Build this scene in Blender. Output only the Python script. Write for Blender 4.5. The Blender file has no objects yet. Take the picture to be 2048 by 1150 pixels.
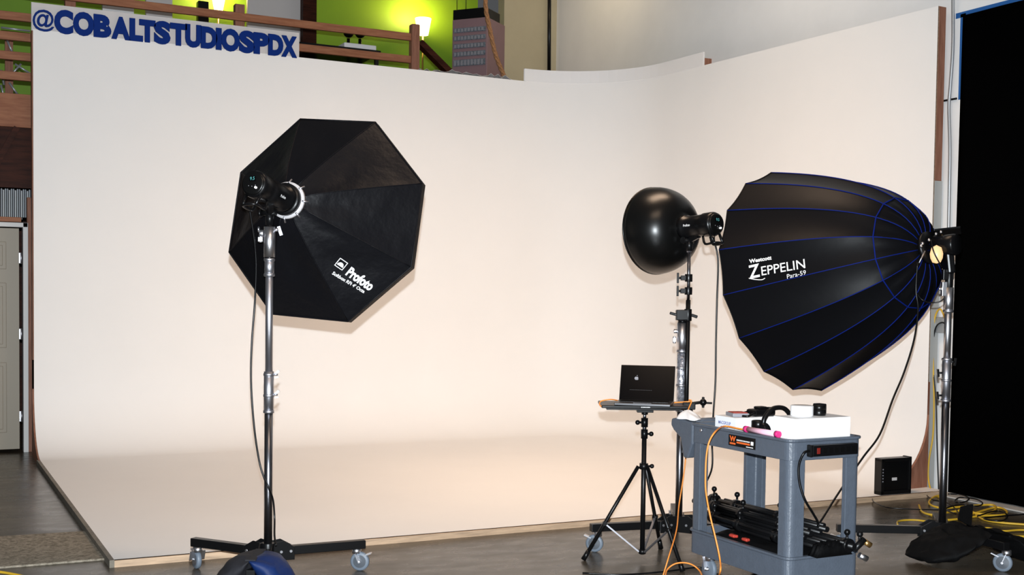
import bpy, bmesh, math, random
from mathutils import Vector, Matrix, noise
random.seed(4)
SC = bpy.context.scene
COL = SC.collection
V = Vector
PI = math.pi

# ------------------------------------------------------------------ camera
CP = V((-6.7493, -10.958, 1.47)); YAW, PIT, ROL, FPX, SY = 0.4723, -0.0404, 0.0134, 2358.9, 106.4
FW = V((math.sin(YAW)*math.cos(PIT), math.cos(YAW)*math.cos(PIT), math.sin(PIT)))
_r = V((math.cos(YAW), -math.sin(YAW), 0)); _u = _r.cross(FW)
RT = _r*math.cos(ROL) + _u*math.sin(ROL); UP = _u*math.cos(ROL) - _r*math.sin(ROL)
cd = bpy.data.cameras.new('camera'); cam = bpy.data.objects.new('camera', cd); COL.objects.link(cam)
cam.matrix_world = Matrix(((RT.x, UP.x, -FW.x, CP.x), (RT.y, UP.y, -FW.y, CP.y), (RT.z, UP.z, -FW.z, CP.z), (0, 0, 0, 1)))
cd.sensor_width = 36; cd.lens = FPX/2048*36; cd.shift_y = SY/2048; cd.clip_end = 100
SC.camera = cam
SC.view_settings.view_transform = 'Standard'; SC.view_settings.look = 'None'
SC.view_settings.gamma = 1; SC.view_settings.use_curve_mapping = False
SC.view_settings.exposure = 0.0

# ------------------------------------------------------------------ light
w = bpy.data.worlds.new('world'); SC.world = w; w.use_nodes = True
w.node_tree.nodes['Background'].inputs[0].default_value = (0.92, 0.95, 1.0, 1)
w.node_tree.nodes['Background'].inputs[1].default_value = 0.08

def lamp(name, kind, loc, aim, power, color, **kw):
    d = bpy.data.lights.new(name, kind); d.energy = power; d.color = color
    for k, v_ in kw.items(): setattr(d, k, v_)
    o = bpy.data.objects.new(name, d); COL.objects.link(o); o.location = loc
    o.rotation_euler = (V(aim)-V(loc)).to_track_quat('-Z', 'Y').to_euler()
    return o
# the flash on the photographer's camera
lamp('camera_flash', 'SPOT', CP+V((0, 0, 0.14)), CP+FW*10+V((0, 0, 0.1)), 2700, (0.86, 0.93, 0.98), spot_size=math.radians(85), spot_blend=0.6, shadow_soft_size=0.016)
# middle: warm lamp high over the floor; front, right, back: unseen fills added
lamp('studio_fill_front', 'AREA', (-5.2, -8.6, 5.2), (-2.6, -0.2, 1.5), 30, (1, 0.74, 0.54), shape='RECTANGLE', size=2.4, size_y=1.2, spread=math.radians(110))  # added unseen fill, warms the white walls from the front
lamp('studio_lamp_middle', 'AREA', (-2.6, -4.9, 5.2), (-2.4, -2.6, 0.0), 75, (1, 0.72, 0.51), shape='RECTANGLE', size=2.0, size_y=1.2, spread=math.radians(100))
lamp('studio_fill_right', 'AREA', (-1.3, -3.4, 6.1), (0.235, -3.0, 4.5), 9, (1, 0.86, 0.70), shape='RECTANGLE', size=1.0, size_y=0.5, spread=math.radians(90))  # added unseen fill that lifts the upper right wall
lamp('studio_fill_back', 'AREA', (-0.75, -0.1, 5.9), (0.235, 0.5, 4.4), 10, (1, 0.78, 0.48), shape='RECTANGLE', size=0.8, size_y=0.6, spread=math.radians(120))  # added unseen fill, brightens and warms the corner above the curved board

# ------------------------------------------------------------------ pixel -> world measuring helpers
def ray(u, v): return FW + RT*((u-1024)/FPX) - UP*((v-575-SY)/FPX)
def C(u, v, d): return CP + ray(u, v)*d
def Z(u, v, z=0.0): r = ray(u, v); return CP + r*((z-CP.z)/r.z)
def X(u, v, x): r = ray(u, v); return CP + r*((x-CP.x)/r.x)
def Y(u, v, y): r = ray(u, v); return CP + r*((y-CP.y)/r.y)
def depth(p): return (V(p)-CP).dot(FW)

# ------------------------------------------------------------------ materials
def newmat(name):
    m = bpy.data.materials.new(name); m.use_nodes = True
    return m, m.node_tree, m.node_tree.nodes['Principled BSDF']
def mat(name, col, rough=0.5, metal=0.0, var=0.0, scale=8.0, bump=0.0, bscale=60.0, spec=None, emit=None, estr=0.0, stretch=None, sheen=0.0, col2=None):
    m, nt, b = newmat(name)
    b.inputs['Base Color'].default_value = (*col, 1); b.inputs['Roughness'].default_value = rough; b.inputs['Metallic'].default_value = metal
    if spec is not None: b.inputs['Specular IOR Level'].default_value = spec
    if sheen: b.inputs['Sheen Weight'].default_value = sheen
    if emit: b.inputs['Emission Color'].default_value = (*emit, 1); b.inputs['Emission Strength'].default_value = estr
    if var or bump or col2:
        tc = nt.nodes.new('ShaderNodeTexCoord'); mp = nt.nodes.new('ShaderNodeMapping'); nt.links.new(tc.outputs['Object'], mp.inputs[0])
        if stretch: mp.inputs['Scale'].default_value = stretch
    if var or col2:
        n = nt.nodes.new('ShaderNodeTexNoise'); n.inputs['Scale'].default_value = scale; n.inputs['Detail'].default_value = 6; n.inputs['Roughness'].default_value = 0.6
        nt.links.new(mp.outputs[0], n.inputs['Vector'])
        r = nt.nodes.new('ShaderNodeValToRGB'); nt.links.new(n.outputs[0], r.inputs[0])
        c2 = col2 or tuple(min(1, c*(1+var)) for c in col); c1 = col if col2 else tuple(c*(1-var) for c in col)
        r.color_ramp.elements[0].color = (*c1, 1); r.color_ramp.elements[0].position = 0.32
        r.color_ramp.elements[1].color = (*c2, 1); r.color_ramp.elements[1].position = 0.68
        nt.links.new(r.outputs[0], b.inputs['Base Color'])
    if bump:
        n2 = nt.nodes.new('ShaderNodeTexNoise'); n2.inputs['Scale'].default_value = bscale; n2.inputs['Detail'].default_value = 4
        nt.links.new(mp.outputs[0], n2.inputs['Vector'])
        bp = nt.nodes.new('ShaderNodeBump'); bp.inputs['Strength'].default_value = bump; bp.inputs['Distance'].default_value = 0.01
        nt.links.new(n2.outputs[0], bp.inputs['Height']); nt.links.new(bp.outputs[0], b.inputs['Normal'])
    return m
M = {}
M['cyc'] = mat('white_studio_paint', (0.83, 0.815, 0.80), 0.65, var=0.012, scale=1.3, spec=0.2)
M['drywall'] = mat('white_wall_paint', (0.80, 0.80, 0.80), 0.7, var=0.03, scale=2)
M['board2'] = mat('white_bent_board', (0.80, 0.785, 0.78), 0.6)
M['switchred'] = mat('dark_red_switch', (0.16, 0.012, 0.008), 0.4)
M['disc'] = mat('grey_wheel_disc', (0.075, 0.085, 0.10), 0.35)
M['tanwall'] = mat('tan_wall_paint', (0.40, 0.35, 0.24), 0.7, var=0.05, scale=2)
M['ply'] = mat('plywood_edge', (0.46, 0.32, 0.21), 0.7, var=0.25, scale=6, stretch=(1, 1, 12))
M['sideboard'] = mat('weathered_edge_board', (0.16, 0.14, 0.11), 0.7, var=0.2, scale=10)
M['wood'] = mat('reddish_lumber', (0.24, 0.088, 0.045), 0.55, spec=0.2, scale=5, col2=(0.36, 0.155, 0.08), stretch=(1, 9, 9))
M['woodv'] = mat('reddish_stud', (0.20, 0.082, 0.05), 0.6, spec=0.2, scale=5, col2=(0.31, 0.145, 0.095), stretch=(9, 9, 1))
M['darkwood'] = mat('dark_stained_wood', (0.018, 0.005, 0.003), 0.5, spec=0.08, scale=4, col2=(0.055, 0.015, 0.008), stretch=(1, 8, 8))
M['green'] = mat('lime_green_paint', (0.17, 0.34, 0.012), 0.6, var=0.04, scale=2)
M['black'] = mat('black_plastic', (0.0035, 0.0035, 0.004), 0.3, spec=0.3)
M['blackmetal'] = mat('black_powdercoat', (0.004, 0.004, 0.0045), 0.35, spec=0.3)
M['gloss'] = mat('glossy_black_enamel', (0.003, 0.003, 0.003), 0.30, spec=0.32)
M['fabric'] = mat('black_softbox_fabric', (0.0048, 0.0048, 0.0062), 0.45, spec=0.12, bump=0.8, bscale=9)
M['zfabric'] = mat('black_parabolic_fabric', (0.0042, 0.0042, 0.0052), 0.42, spec=0.09, bump=0.10, bscale=10)
M['curtain'] = mat('black_felt', (0.0012, 0.0012, 0.0013), 1.0, spec=0.0)
M['piping'] = mat('blue_piping', (0.003, 0.013, 0.15), 0.6, spec=0.1)
M['chrome'] = mat('chrome_tube', (0.74, 0.74, 0.78), 0.36, 1.0)
M['steel'] = mat('brushed_steel', (0.50, 0.50, 0.54), 0.45, 1.0)
M['galv'] = mat('galvanised_conduit', (0.42, 0.44, 0.46), 0.4, 0.6)
M['darkchrome'] = mat('dark_chrome_tube', (0.24, 0.24, 0.26), 0.3, 1.0)
M['white'] = mat('white_card', (0.86, 0.86, 0.87), 0.5)
M['print'] = mat('white_print', (0.85, 0.85, 0.85), 0.6)
M['ring'] = mat('white_ring', (0.55, 0.53, 0.54), 0.5)
M['diff'] = mat('white_diffuser_cloth', (0.7, 0.7, 0.68), 0.8)
M['cart'] = mat('grey_structural_foam', (0.082, 0.098, 0.125), 0.36, var=0.06, scale=30, bump=0.15, bscale=90)
M['cobalt'] = mat('cobalt_blue_letters', (0.001, 0.022, 0.17), 0.6, spec=0.1)
M['signboard'] = mat('grey_white_sign_board', (0.60, 0.57, 0.56), 0.6)
M['tape'] = mat('blue_painters_tape', (0.012, 0.10, 0.33), 0.6)
M['orange'] = mat('orange_cable', (0.85, 0.27, 0.04), 0.45)
M['yellow'] = mat('yellow_cord', (0.62, 0.38, 0.025), 0.5)
M['rubber'] = mat('grey_rubber_tyre', (0.14, 0.17, 0.21), 0.5)
M['pink'] = mat('pink_gel_roll', (0.85, 0.50, 0.62), 0.35)
M['magenta'] = mat('magenta_cap', (0.62, 0.02, 0.18), 0.4)
M['red'] = mat('red_plastic', (0.42, 0.04, 0.025), 0.5)
M['orangeprint'] = mat('orange_print', (0.75, 0.13, 0.02), 0.5)
M['greyprint'] = mat('grey_print', (0.25, 0.25, 0.28), 0.5)
M['blueprint'] = mat('blue_print', (0.10, 0.13, 0.40), 0.5)
M['door'] = mat('putty_door_paint', (0.27, 0.235, 0.18), 0.5)
M['doorframe'] = mat('white_door_trim', (0.62, 0.61, 0.60), 0.5)
M['shade'] = mat('glowing_lamp_shade', (0.9, 0.8, 0.6), 0.6, emit=(1, 0.80, 0.45), estr=3.2)
M['bulb'] = mat('glowing_modelling_bulb', (0.4, 0.28, 0.15), 0.4, emit=(1, 0.62, 0.30), estr=0.9)
M['rope'] = mat('brown_rope', (0.36, 0.17, 0.07), 0.8, var=0.3, scale=60)
M['mauve'] = mat('mauve_cabinet_vinyl', (0.235, 0.145, 0.16), 0.6, var=0.05, scale=5)
M['slot'] = mat('grey_slot_labels', (0.13, 0.15, 0.18), 0.5, var=0.5, scale=50)
M['screenoff'] = mat('dark_screen', (0.0015, 0.0015, 0.002), 0.2, spec=0.12)
M['alu'] = mat('space_grey_aluminium', (0.09, 0.09, 0.095), 0.35, 0.8)
M['mat'] = mat('speckled_grey_mat', (0.13, 0.112, 0.085), 0.9, scale=45, col2=(0.36, 0.315, 0.25), bump=0.4, bscale=120, spec=0.1)
M['sandgrey'] = mat('grey_nylon', (0.022, 0.022, 0.026), 0.7, spec=0.15, bump=0.5, bscale=14)
M['sandblue'] = mat('blue_nylon', (0.004, 0.018, 0.085), 0.55, spec=0.2, bump=0.5, bscale=14)
M['sandblack'] = mat('black_nylon', (0.0025, 0.0025, 0.0028), 0.7, spec=0.1, bump=0.6, bscale=12)
M['lcd'] = mat('cyan_readout', (0.02, 0.08, 0.08), 0.3, emit=(0.15, 0.55, 0.55), estr=0.8)
M['led'] = mat('white_indicator', (0.8, 0.8, 0.8), 0.3, emit=(1, 1, 1), estr=1.0)
M['plastic_wrap'] = mat('clear_plastic_wrap', (0.45, 0.46, 0.52), 0.16, 0.7, var=0.6, scale=40, bump=1.0, bscale=45)
M['plate'] = mat('grey_wall_plate', (0.42, 0.43, 0.42), 0.6)
M['ledge'] = mat('painted_concrete_ledge', (0.45, 0.44, 0.42), 0.6, var=0.1, scale=5)
M['brass'] = mat('brass_fitting', (0.6, 0.35, 0.12), 0.3, 0.9)
M['leaf'] = mat('dark_green_plastic', (0.02, 0.05, 0.012), 0.5)
# polished concrete floor
m, nt, b = newmat('polished_concrete'); M['floor'] = m
tc = nt.nodes.new('ShaderNodeTexCoord'); mp = nt.nodes.new('ShaderNodeMapping'); nt.links.new(tc.outputs['Object'], mp.inputs[0])
mp.inputs['Scale'].default_value = (1, 2.2, 1); mp.inputs['Rotation'].default_value = (0, 0, YAW)
n1 = nt.nodes.new('ShaderNodeTexNoise'); n1.inputs['Scale'].default_value = 1.6; n1.inputs['Detail'].default_value = 9; n1.inputs['Roughness'].default_value = 0.65; n1.inputs['Distortion'].default_value = 0.5
nt.links.new(mp.outputs[0], n1.inputs['Vector'])
r = nt.nodes.new('ShaderNodeValToRGB'); nt.links.new(n1.outputs[0], r.inputs[0])
r.color_ramp.elements[0].color = (0.042, 0.034, 0.025, 1); r.color_ramp.elements[0].position = 0.3
r.color_ramp.elements[1].color = (0.098, 0.081, 0.060, 1); r.color_ramp.elements[1].position = 0.72
nt.links.new(r.outputs[0], b.inputs['Base Color'])
n2 = nt.nodes.new('ShaderNodeTexNoise'); n2.inputs['Scale'].default_value = 5; n2.inputs['Detail'].default_value = 5; nt.links.new(mp.outputs[0], n2.inputs['Vector'])
mr = nt.nodes.new('ShaderNodeMapRange'); mr.inputs[3].default_value = 0.16; mr.inputs[4].default_value = 0.42
nt.links.new(n2.outputs[0], mr.inputs[0]); nt.links.new(mr.outputs[0], b.inputs['Roughness'])
b.inputs['Specular IOR Level'].default_value = 0.36

# ------------------------------------------------------------------ mesh building
def basis(d):
    d = V(d).normalized(); a = V((0, 0, 1)) if abs(d.z) < 0.9 else V((1, 0, 0))
    s = d.cross(a).normalized(); return s, s.cross(d).normalized(), d     # side, 'up', dir
def catmull(P, n=6):
    P = [V(p) for p in P]
    if len(P) < 3: return P
    Q = [P[0]*2-P[1]] + P + [P[-1]*2-P[-2]]; out = []
    for i in range(1, len(Q)-2):
        for k in range(n):
            t = k/n; a, b_, c, d = Q[i-1], Q[i], Q[i+1], Q[i+2]
            out.append(0.5*((2*b_)+(c-a)*t+(2*a-5*b_+4*c-d)*t*t+(3*b_-a-3*c+d)*t**3))
    out.append(P[-1]); return out
class MB:
    def __init__(s): s.v = []; s.f = []; s.sm = []
    def add(s, vs, fs, smooth=False):
        o = len(s.v); s.v += [V(v_) for v_ in vs]; s.f += [tuple(i+o for i in f) for f in fs]; s.sm += [smooth]*len(fs); return s
    def box(s, lo, hi):
        x0, y0, z0 = lo; x1, y1, z1 = hi
        return s.add([(x, y, z) for z in (z0, z1) for y in (y0, y1) for x in (x0, x1)],
                     [(0, 2, 3, 1), (4, 5, 7, 6), (0, 1, 5, 4), (2, 6, 7, 3), (0, 4, 6, 2), (1, 3, 7, 5)])
    def obox(s, c, ex, ey, ez):      # centre + half-extent vectors
        c = V(c); ex, ey, ez = V(ex), V(ey), V(ez)
        if ex.cross(ey).dot(ez) < 0: ex = -ex
        return s.add([c+ex*a+ey*b_+ez*d for d in (-1, 1) for b_ in (-1, 1) for a in (-1, 1)],
                     [(0, 2, 3, 1), (4, 5, 7, 6), (0, 1, 5, 4), (2, 6, 7, 3), (0, 4, 6, 2), (1, 3, 7, 5)])
    def bar(s, a, b_, w_, h, upv=(0, 0, 1)):   # rectangular bar from a to b
        a, b_ = V(a), V(b_); d = (b_-a); dn = d.normalized(); upv = V(upv)
        side = dn.cross(upv).normalized(); u2 = side.cross(dn)
        return s.obox((a+b_)/2, d/2, side*w_/2, u2*h/2)
    def tube(s, P, r, n=10, smooth_path=0, caps=True):
        P = catmull(P, smooth_path) if smooth_path else [V(p) for p in P]
        R = r if isinstance(r, (list, tuple)) else [r]*len(P)
        side, up_, _ = basis(P[1]-P[0]); vs = []; fs = []
        for i, p in enumerate(P):
            d = (P[min(i+1, len(P)-1)]-P[max(i-1, 0)]).normalized()
            side = (side-d*side.dot(d)).normalized(); up_ = d.cross(side)
            vs += [p+(side*math.cos(2*PI*k/n)+up_*math.sin(2*PI*k/n))*R[i] for k in range(n)]
        for i in range(len(P)-1):
            fs += [(i*n+k, i*n+(k+1) % n, (i+1)*n+(k+1) % n, (i+1)*n+k) for k in range(n)]
        s.add(vs, fs, True)
        if caps:
            s.add(vs[:n], [tuple(reversed(range(n)))]); s.add(vs[-n:], [tuple(range(n))])
        return s
    def lathe(s, prof, o, axis, n=32, caps=False, e1=None, smooth=True):   # prof: (radius, distance along axis)
        sd, u, d = basis(axis); o = V(o)
        if e1 is not None: sd = V(e1).normalized(); u = d.cross(sd)
        vs = [o+d*z+(sd*math.cos(2*PI*k/n)+u*math.sin(2*PI*k/n))*r_ for r_, z in prof for k in range(n)]
        fs = [(i*n+k, i*n+(k+1) % n, (i+1)*n+(k+1) % n, (i+1)*n+k) for i in range(len(prof)-1) for k in range(n)]
        s.add(vs, fs, smooth)
        if caps:
            s.add(vs[:n], [tuple(reversed(range(n)))]); s.add(vs[-n:], [tuple(range(n))])
        return s
    def cyl(s, a, b_, r_, n=20, r2=None):
        a, b_ = V(a), V(b_); r2 = r_ if r2 is None else r2
        return s.lathe([(r_, 0), (r2, (b_-a).length)], a, b_-a, n, True)
    def prism(s, pts, off):          # polygon (3-D points) extruded by vector
        n = len(pts); pts = [V(p) for p in pts]; off = V(off)
        nrm = V((0, 0, 0))
        for i in range(n): nrm += pts[i].cross(pts[(i+1) % n])
        if nrm.dot(off) > 0: pts.reverse()
        return s.add(pts+[p+off for p in pts], [tuple(range(n)), tuple(reversed(range(n, 2*n)))]+[((i+1) % n, i, i+n, (i+1) % n+n) for i in range(n)])
    def ball(s, c, r, n=12, sc=(1, 1, 1)):
        c = V(c); vs = []; fs = []
        m_ = n//2
        for i in range(m_+1):
            for k in range(n):
                a = PI*i/m_; b_ = 2*PI*k/n
                vs.append(c+V((math.sin(a)*math.cos(b_)*r*sc[0], math.sin(a)*math.sin(b_)*r*sc[1], math.cos(a)*r*sc[2])))
        for i in range(m_):
            for k in range(n): fs.append((i*n+k, (i+1)*n+k, (i+1)*n+(k+1) % n, i*n+(k+1) % n))
        return s.add(vs, fs, True)
    def build(s, name, m_, parent=None, loc=None, bevel=0, solid=0, label=None, cat=None, group=None, kind=None, subsurf=0):
        me = bpy.data.meshes.new(name); o = bpy.data.objects.new(name, me); COL.objects.link(o)
        if parent is not None:
            root = parent
            while root.parent: root = root.parent
            L = root.location.copy(); o.parent = parent
        else:
            if loc is None:
                xs = [v_.x for v_ in s.v]; ys = [v_.y for v_ in s.v]; zs = [v_.z for v_ in s.v]
                loc = ((min(xs)+max(xs))/2, (min(ys)+max(ys))/2, min(zs))
            L = V(loc); o.location = L
        me.from_pydata([v_-L for v_ in s.v], [], s.f); me.polygons.foreach_set('use_smooth', s.sm)
        bm = bmesh.new(); bm.from_mesh(me); bmesh.ops.remove_doubles(bm, verts=bm.verts, dist=1e-5); bm.to_mesh(me); bm.free()
        me.update(); me.materials.append(m_)
        if solid: md = o.modifiers.new('s', 'SOLIDIFY'); md.thickness = abs(solid); md.offset = -1 if solid > 0 else 1
        if bevel: md = o.modifiers.new('b', 'BEVEL'); md.width = bevel; md.segments = 2; md.limit_method = 'ANGLE'; md.angle_limit = 0.6
        if subsurf: md = o.modifiers.new('u', 'SUBSURF'); md.levels = subsurf; md.render_levels = subsurf
        tag(o, label, cat, group, kind); return o
def crumple(mb, amp, f):
    for i, p in enumerate(mb.v):
        q = p+noise.noise_vector(p*f)*amp+noise.noise_vector(p*f*2.3)*amp*.5; q.z = max(.003, q.z); mb.v[i] = q
    return mb
def tag(o, label=None, cat=None, group=None, kind=None):
    for k, v_ in (('label', label), ('category', cat), ('group', group), ('kind', kind)):
        if v_: o[k] = v_
    return o
def thing(name, loc, label, cat, group=None):
    o = bpy.data.objects.new(name, None); COL.objects.link(o); o.location = loc; o.empty_display_size = 0.1
    return tag(o, label, cat, group)
def text_geo(txt, off=0.0):           # flat text outline triangles, normalised: returns verts (x,y), faces, width, height
    cu = bpy.data.curves.new('t', 'FONT'); cu.body = txt; cu.size = 1; cu.offset = off; cu.resolution_u = 4; cu.fill_mode = 'FRONT'
    ob = bpy.data.objects.new('t', cu); COL.objects.link(ob)
    dg = bpy.context.evaluated_depsgraph_get(); dg.update(); me = bpy.data.meshes.new_from_object(ob.evaluated_get(dg))
    vs = [(v_.co.x, v_.co.y) for v_ in me.vertices]; fs = [tuple(p.vertices) for p in me.polygons]
    bpy.data.objects.remove(ob); bpy.data.curves.remove(cu); bpy.data.meshes.remove(me)
    x0 = min(v_[0] for v_ in vs); x1 = max(v_[0] for v_ in vs); y0 = min(v_[1] for v_ in vs); y1 = max(v_[1] for v_ in vs)
    return [(x-x0, y-y0) for x, y in vs], fs, x1-x0, y1-y0
def text_on(mb, txt, o, ex, ey, w_, h, thick=0.0, off=0.0):   # text in plane with origin o, unit dirs ex, ey, scaled to w_ x h
    vs, fs, tw, th = text_geo(txt, off); o, ex, ey = V(o), V(ex), V(ey); nz = ex.cross(ey)
    P = [o+ex*(x/tw*w_)+ey*(y/th*h) for x, y in vs]
    if not thick: mb.add(P, fs); return
    edges = {}
    for f in fs:
        for i in range(len(f)):
            e = (f[i], f[(i+1) % len(f)]); edges[e] = 1
    n = len(P); Q = [p+nz*thick for p in P]
    side = [(a, b_, b_+n, a+n) for (a, b_) in edges if (b_, a) not in edges]
    mb.add(P+Q, [tuple(reversed(f)) for f in fs]+[tuple(i+n for i in f) for f in fs]+side)

# ================================================================== ROOM SHELL
HC = 3.66; ZP = 0.04
fl = MB().add([(-12, -14, 0), (3, -14, 0), (3, 6, 0), (-12, 6, 0)], [(0, 1, 2, 3)]).build('floor', M['floor'], loc=(0, 0, 0), kind='structure')
# cyclorama: two walls joined by a rounded corner, coved to a raised white floor
A0 = V((-5.80, -0.06, 0)); K = V((-0.075, -0.06, 0)); B0 = V((0.12, -4.45, 0))
RV, RC = 1.05, 0.55
dR = (B0-K).normalized(); ang = math.atan2(dR.x, -dR.y)
path = []
def lineseg(a, b_, n, nrm):
    for i in range(n): path.append((a.lerp(b_, i/n), nrm))
nA = V((0, -1, 0)); nB = V((-math.cos(ang), -math.sin(ang), 0))
nB = V((dR.y, -dR.x, 0)); nB = nB if nB.x < 0 else -nB
turn = math.acos(max(-1, min(1, nA.dot(nB)))); tl = RV*math.tan(turn/2)
pa = K-V((tl, 0, 0)); pb = K+dR*tl; cen = pa+nA*RV
lineseg(A0, pa, 12, nA)
for i in range(16):
    t = turn*i/16; nn = (nA*math.cos(t)+V((-1, 0, 0))*math.sin(t)); path.append((cen-nn*RV, nn))
lineseg(pb, B0, 8, nB); path.append((B0, nB))
prof = [(0, HC), (0, 2.6), (0, 1.6), (0, RC+ZP+0.3)]+[(RC*(1-math.cos(a)), ZP+RC-RC*math.sin(a)) for a in [PI/2*i/12 for i in range(13)]]
mb = MB(); nP = len(path); nq = len(prof)
vs = [p+n_*o_+V((0, 0, z)) for p, n_ in path for o_, z in prof]
mb.add(vs, [(i*nq+j, i*nq+j+1, (i+1)*nq+j+1, (i+1)*nq+j) for i in range(nP-1) for j in range(nq-1)], True)
inner = [path[i][0]+path[i][1]*RC+V((0, 0, ZP)) for i in range(nP)]
FRY = lambda x: -4.53-0.017*(x+5.8)
xe = inner[-1].x
xq = B0.x
front = [V((xq, B0.y, ZP)), V((xq, FRY(xq), ZP)), V((A0.x, FRY(A0.x), ZP))]
# floor of the cyclorama as one polygon joined to the cove
mb.add(inner+front, [tuple(range(len(inner)+3))], False)
cyc = mb.build('wall_cyclorama', M['cyc'], loc=(0, 0, 0), kind='structure')
bm = bmesh.new(); bm.from_mesh(cyc.data); bmesh.ops.recalc_face_normals(bm, faces=bm.faces)
big = max(bm.faces, key=lambda f: f.calc_area())
if big.normal.z < 0: bmesh.ops.reverse_faces(bm, faces=bm.faces)
bm.to_mesh(cyc.data); bm.free()
# backing shell of the two walls (painted backs, gives the walls their thickness)
mb = MB(); vs = []
for p, n_ in path: vs += [p-n_*0.012+V((0, 0, HC)), p-n_*0.012+V((0, 0, 0.0)), p+V((0, 0, HC))]
mb.add(vs, [(i*3, (i+1)*3, (i+1)*3+1, i*3+1) for i in range(nP-1)]+[(i*3, i*3+2, (i+1)*3+2, (i+1)*3) for i in range(nP-1)])
mb.build('wall_cyclorama_backing', M['ply'], loc=(0, 0, 0), kind='structure')
# plywood front edge and grey side edge
x0, x1 = A0.x, xq-.25
MB().add([(x0, FRY(x0)-.012, 0), (x1+.25, FRY(x1)-.012, 0), (x1+.25, FRY(x1)-.012, ZP-.004), (x0, FRY(x0)-.012, ZP-.004),
          (x0, FRY(x0), 0), (x1+.25, FRY(x1), 0), (x1+.25, FRY(x1), ZP-.004), (x0, FRY(x0), ZP-.004)],
         [(0, 1, 2, 3), (3, 2, 6, 7), (0, 3, 7, 4), (1, 5, 6, 2)]).build('trim_1', M['ply'], loc=(0, 0, 0), kind='structure')
MB().box((x0-.025, FRY(x0)-.012, 0), (x0, -0.55, ZP)).build('trim_2', M['sideboard'], loc=(0, 0, 0), kind='structure')
def cove_gusset(P0, nrm, side, thick, mtl, nm):   # plywood end panel that follows the cove curve
    pts = [P0+V((0, 0, 0)), P0+V((0, 0, ZP+RC+.25))]+[P0+nrm*(RC*(1-math.cos(a)))+V((0, 0, ZP+RC-RC*math.sin(a))) for a in [PI/2*i/10 for i in range(11)]]+[P0+nrm*RC]
    pts = [p+nrm*0.0 for p in pts]
    MB().prism(pts, side*thick).build(nm, mtl, loc=(0, 0, 0), kind='structure')
cove_gusset(A0+V((-.002, 0, 0)), nA, V((-1, 0, 0)), 0.012, M['woodv'], 'trim_3')
cove_gusset(B0+dR*.002, nB, dR, 0.018, M['woodv'], 'trim_4')
# raw edge of white floor to the right of the cove gusset
# lumber frame at both ends of the cyclorama
MB().box((-5.81, -0.045, 0), (-5.77, 0.05, HC)).build('trim_5', M['woodv'], loc=(0, 0, 0), kind='structure', bevel=.003)
e0 = B0
def endstud(za, zb, w_, nm, mt, off=0.0):
    s_ = -nB
    MB().prism([e0+s_*off+V((0, 0, za)), e0+s_*(off+w_)+V((0, 0, za)), e0+s_*(off+w_)-dR*.038+V((0, 0, za)), e0+s_*off-dR*.038+V((0, 0, za))], (0, 0, zb-za)).build(nm, mt, loc=(0, 0, 0), kind='structure', bevel=.002)
zs = X(1866, 362, B0.x+.03).z
endstud(zs, HC, .075, 'trim_6', M['woodv'], .012)
endstud(0, zs, .085, 'trim_7', M['plate'], .012)
# curved white board standing on the rounded corner
mb = MB(); vs = []
i0 = min(range(nP), key=lambda i: abs(path[i][0].x+1.12) if path[i][0].y > -.2 else 9)
i1 = min(range(nP), key=lambda i: abs(path[i][0].y+1.72) if path[i][0].x > -.5 else 9)
seg = [(V((-1.06, -0.06, 0)), nA)]+[path[i] for i in range(12, 29)]+[(V((-.075, -.06, 0))+dR*1.62, nB)]
for p, n_ in seg: vs += [p+n_*.004+V((0, 0, HC)), p+n_*.004+V((0, 0, HC+.128)), p-n_*.015+V((0, 0, HC+.128)), p-n_*.015+V((0, 0, HC))]
ns = len(seg)
mb.add(vs, [(i*4+k, (i+1)*4+k, (i+1)*4+(k+1) % 4, i*4+(k+1) % 4) for i in range(ns-1) for k in range(4)]+[(3, 2, 1, 0), tuple((ns-1)*4+k for k in range(4))])
mb.build('trim_8', M['board2'], loc=(0, 0, 0), kind='structure')

# building walls
XW = 0.235
MB().box((XW, -12, 0), (XW+.15, 1.64, 6.2)).build('wall_right', M['drywall'], loc=(0, 0, 0), kind='structure')
MB().box((XW-.16, -12, 0), (XW, -4.5, 0.012)).build('baseboard_right', M['ledge'], loc=(0, 0, 0), kind='structure', bevel=.008)
xt = Y(1008, 60, 1.64).x
MB().box((xt, 1.64, 0), (XW+.15, 1.8, 6.2)).build('wall_back', M['tanwall'], loc=(0, 0, 0), kind='structure')
MB().box((-12, 4.2, 0), (XW+.15, 4.35, 6.2)).build('wall_green', M['green'], loc=(0, 0, 0), kind='structure')
YR = 0.30                                    # plane of the railing and the door wall under it
zb0 = Y(30, 187, YR).z; zb1 = Y(30, 254, YR).z
MB().box((-12, YR+.1, zb0-.10), (xt, 4.2, zb0-.02)).build('floor_mezzanine', M['darkwood'], loc=(0, 0, 0), kind='structure')
MB().box((-12, YR, zb1), (xt+.2, YR+.09, zb0)).build('trim_10', M['wood'], loc=(0, 0, 0), kind='structure', bevel=.004)
MB().box((-12, 3.1, 0), (-4.5, 3.2, zb1)).build('wall_left', M['darkwood'], loc=(0, 0, 0), kind='structure')
MB().box((-12, YR+.02, Y(30, 375, YR).z), (-5.6, YR+.08, zb1)).build('wall_panel', M['darkwood'], loc=(0, 0, 0), kind='structure')
# lumber above and beside the door
zl = Y(30, 437, YR).z
MB().box((-12, YR-.01, zl-.03), (-5.87, YR+.1, zl+.012)).build('trim_11', M['wood'], loc=(0, 0, 0), kind='structure', bevel=.003)
xs = Y(60, 650, YR)
MB().box((xs.x-.022, YR-.012, 0), (xs.x+.035, YR+.09, Y(60, 395, YR).z)).build('trim_12', M['woodv'], loc=(0, 0, 0), kind='structure', bevel=.003)
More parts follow.
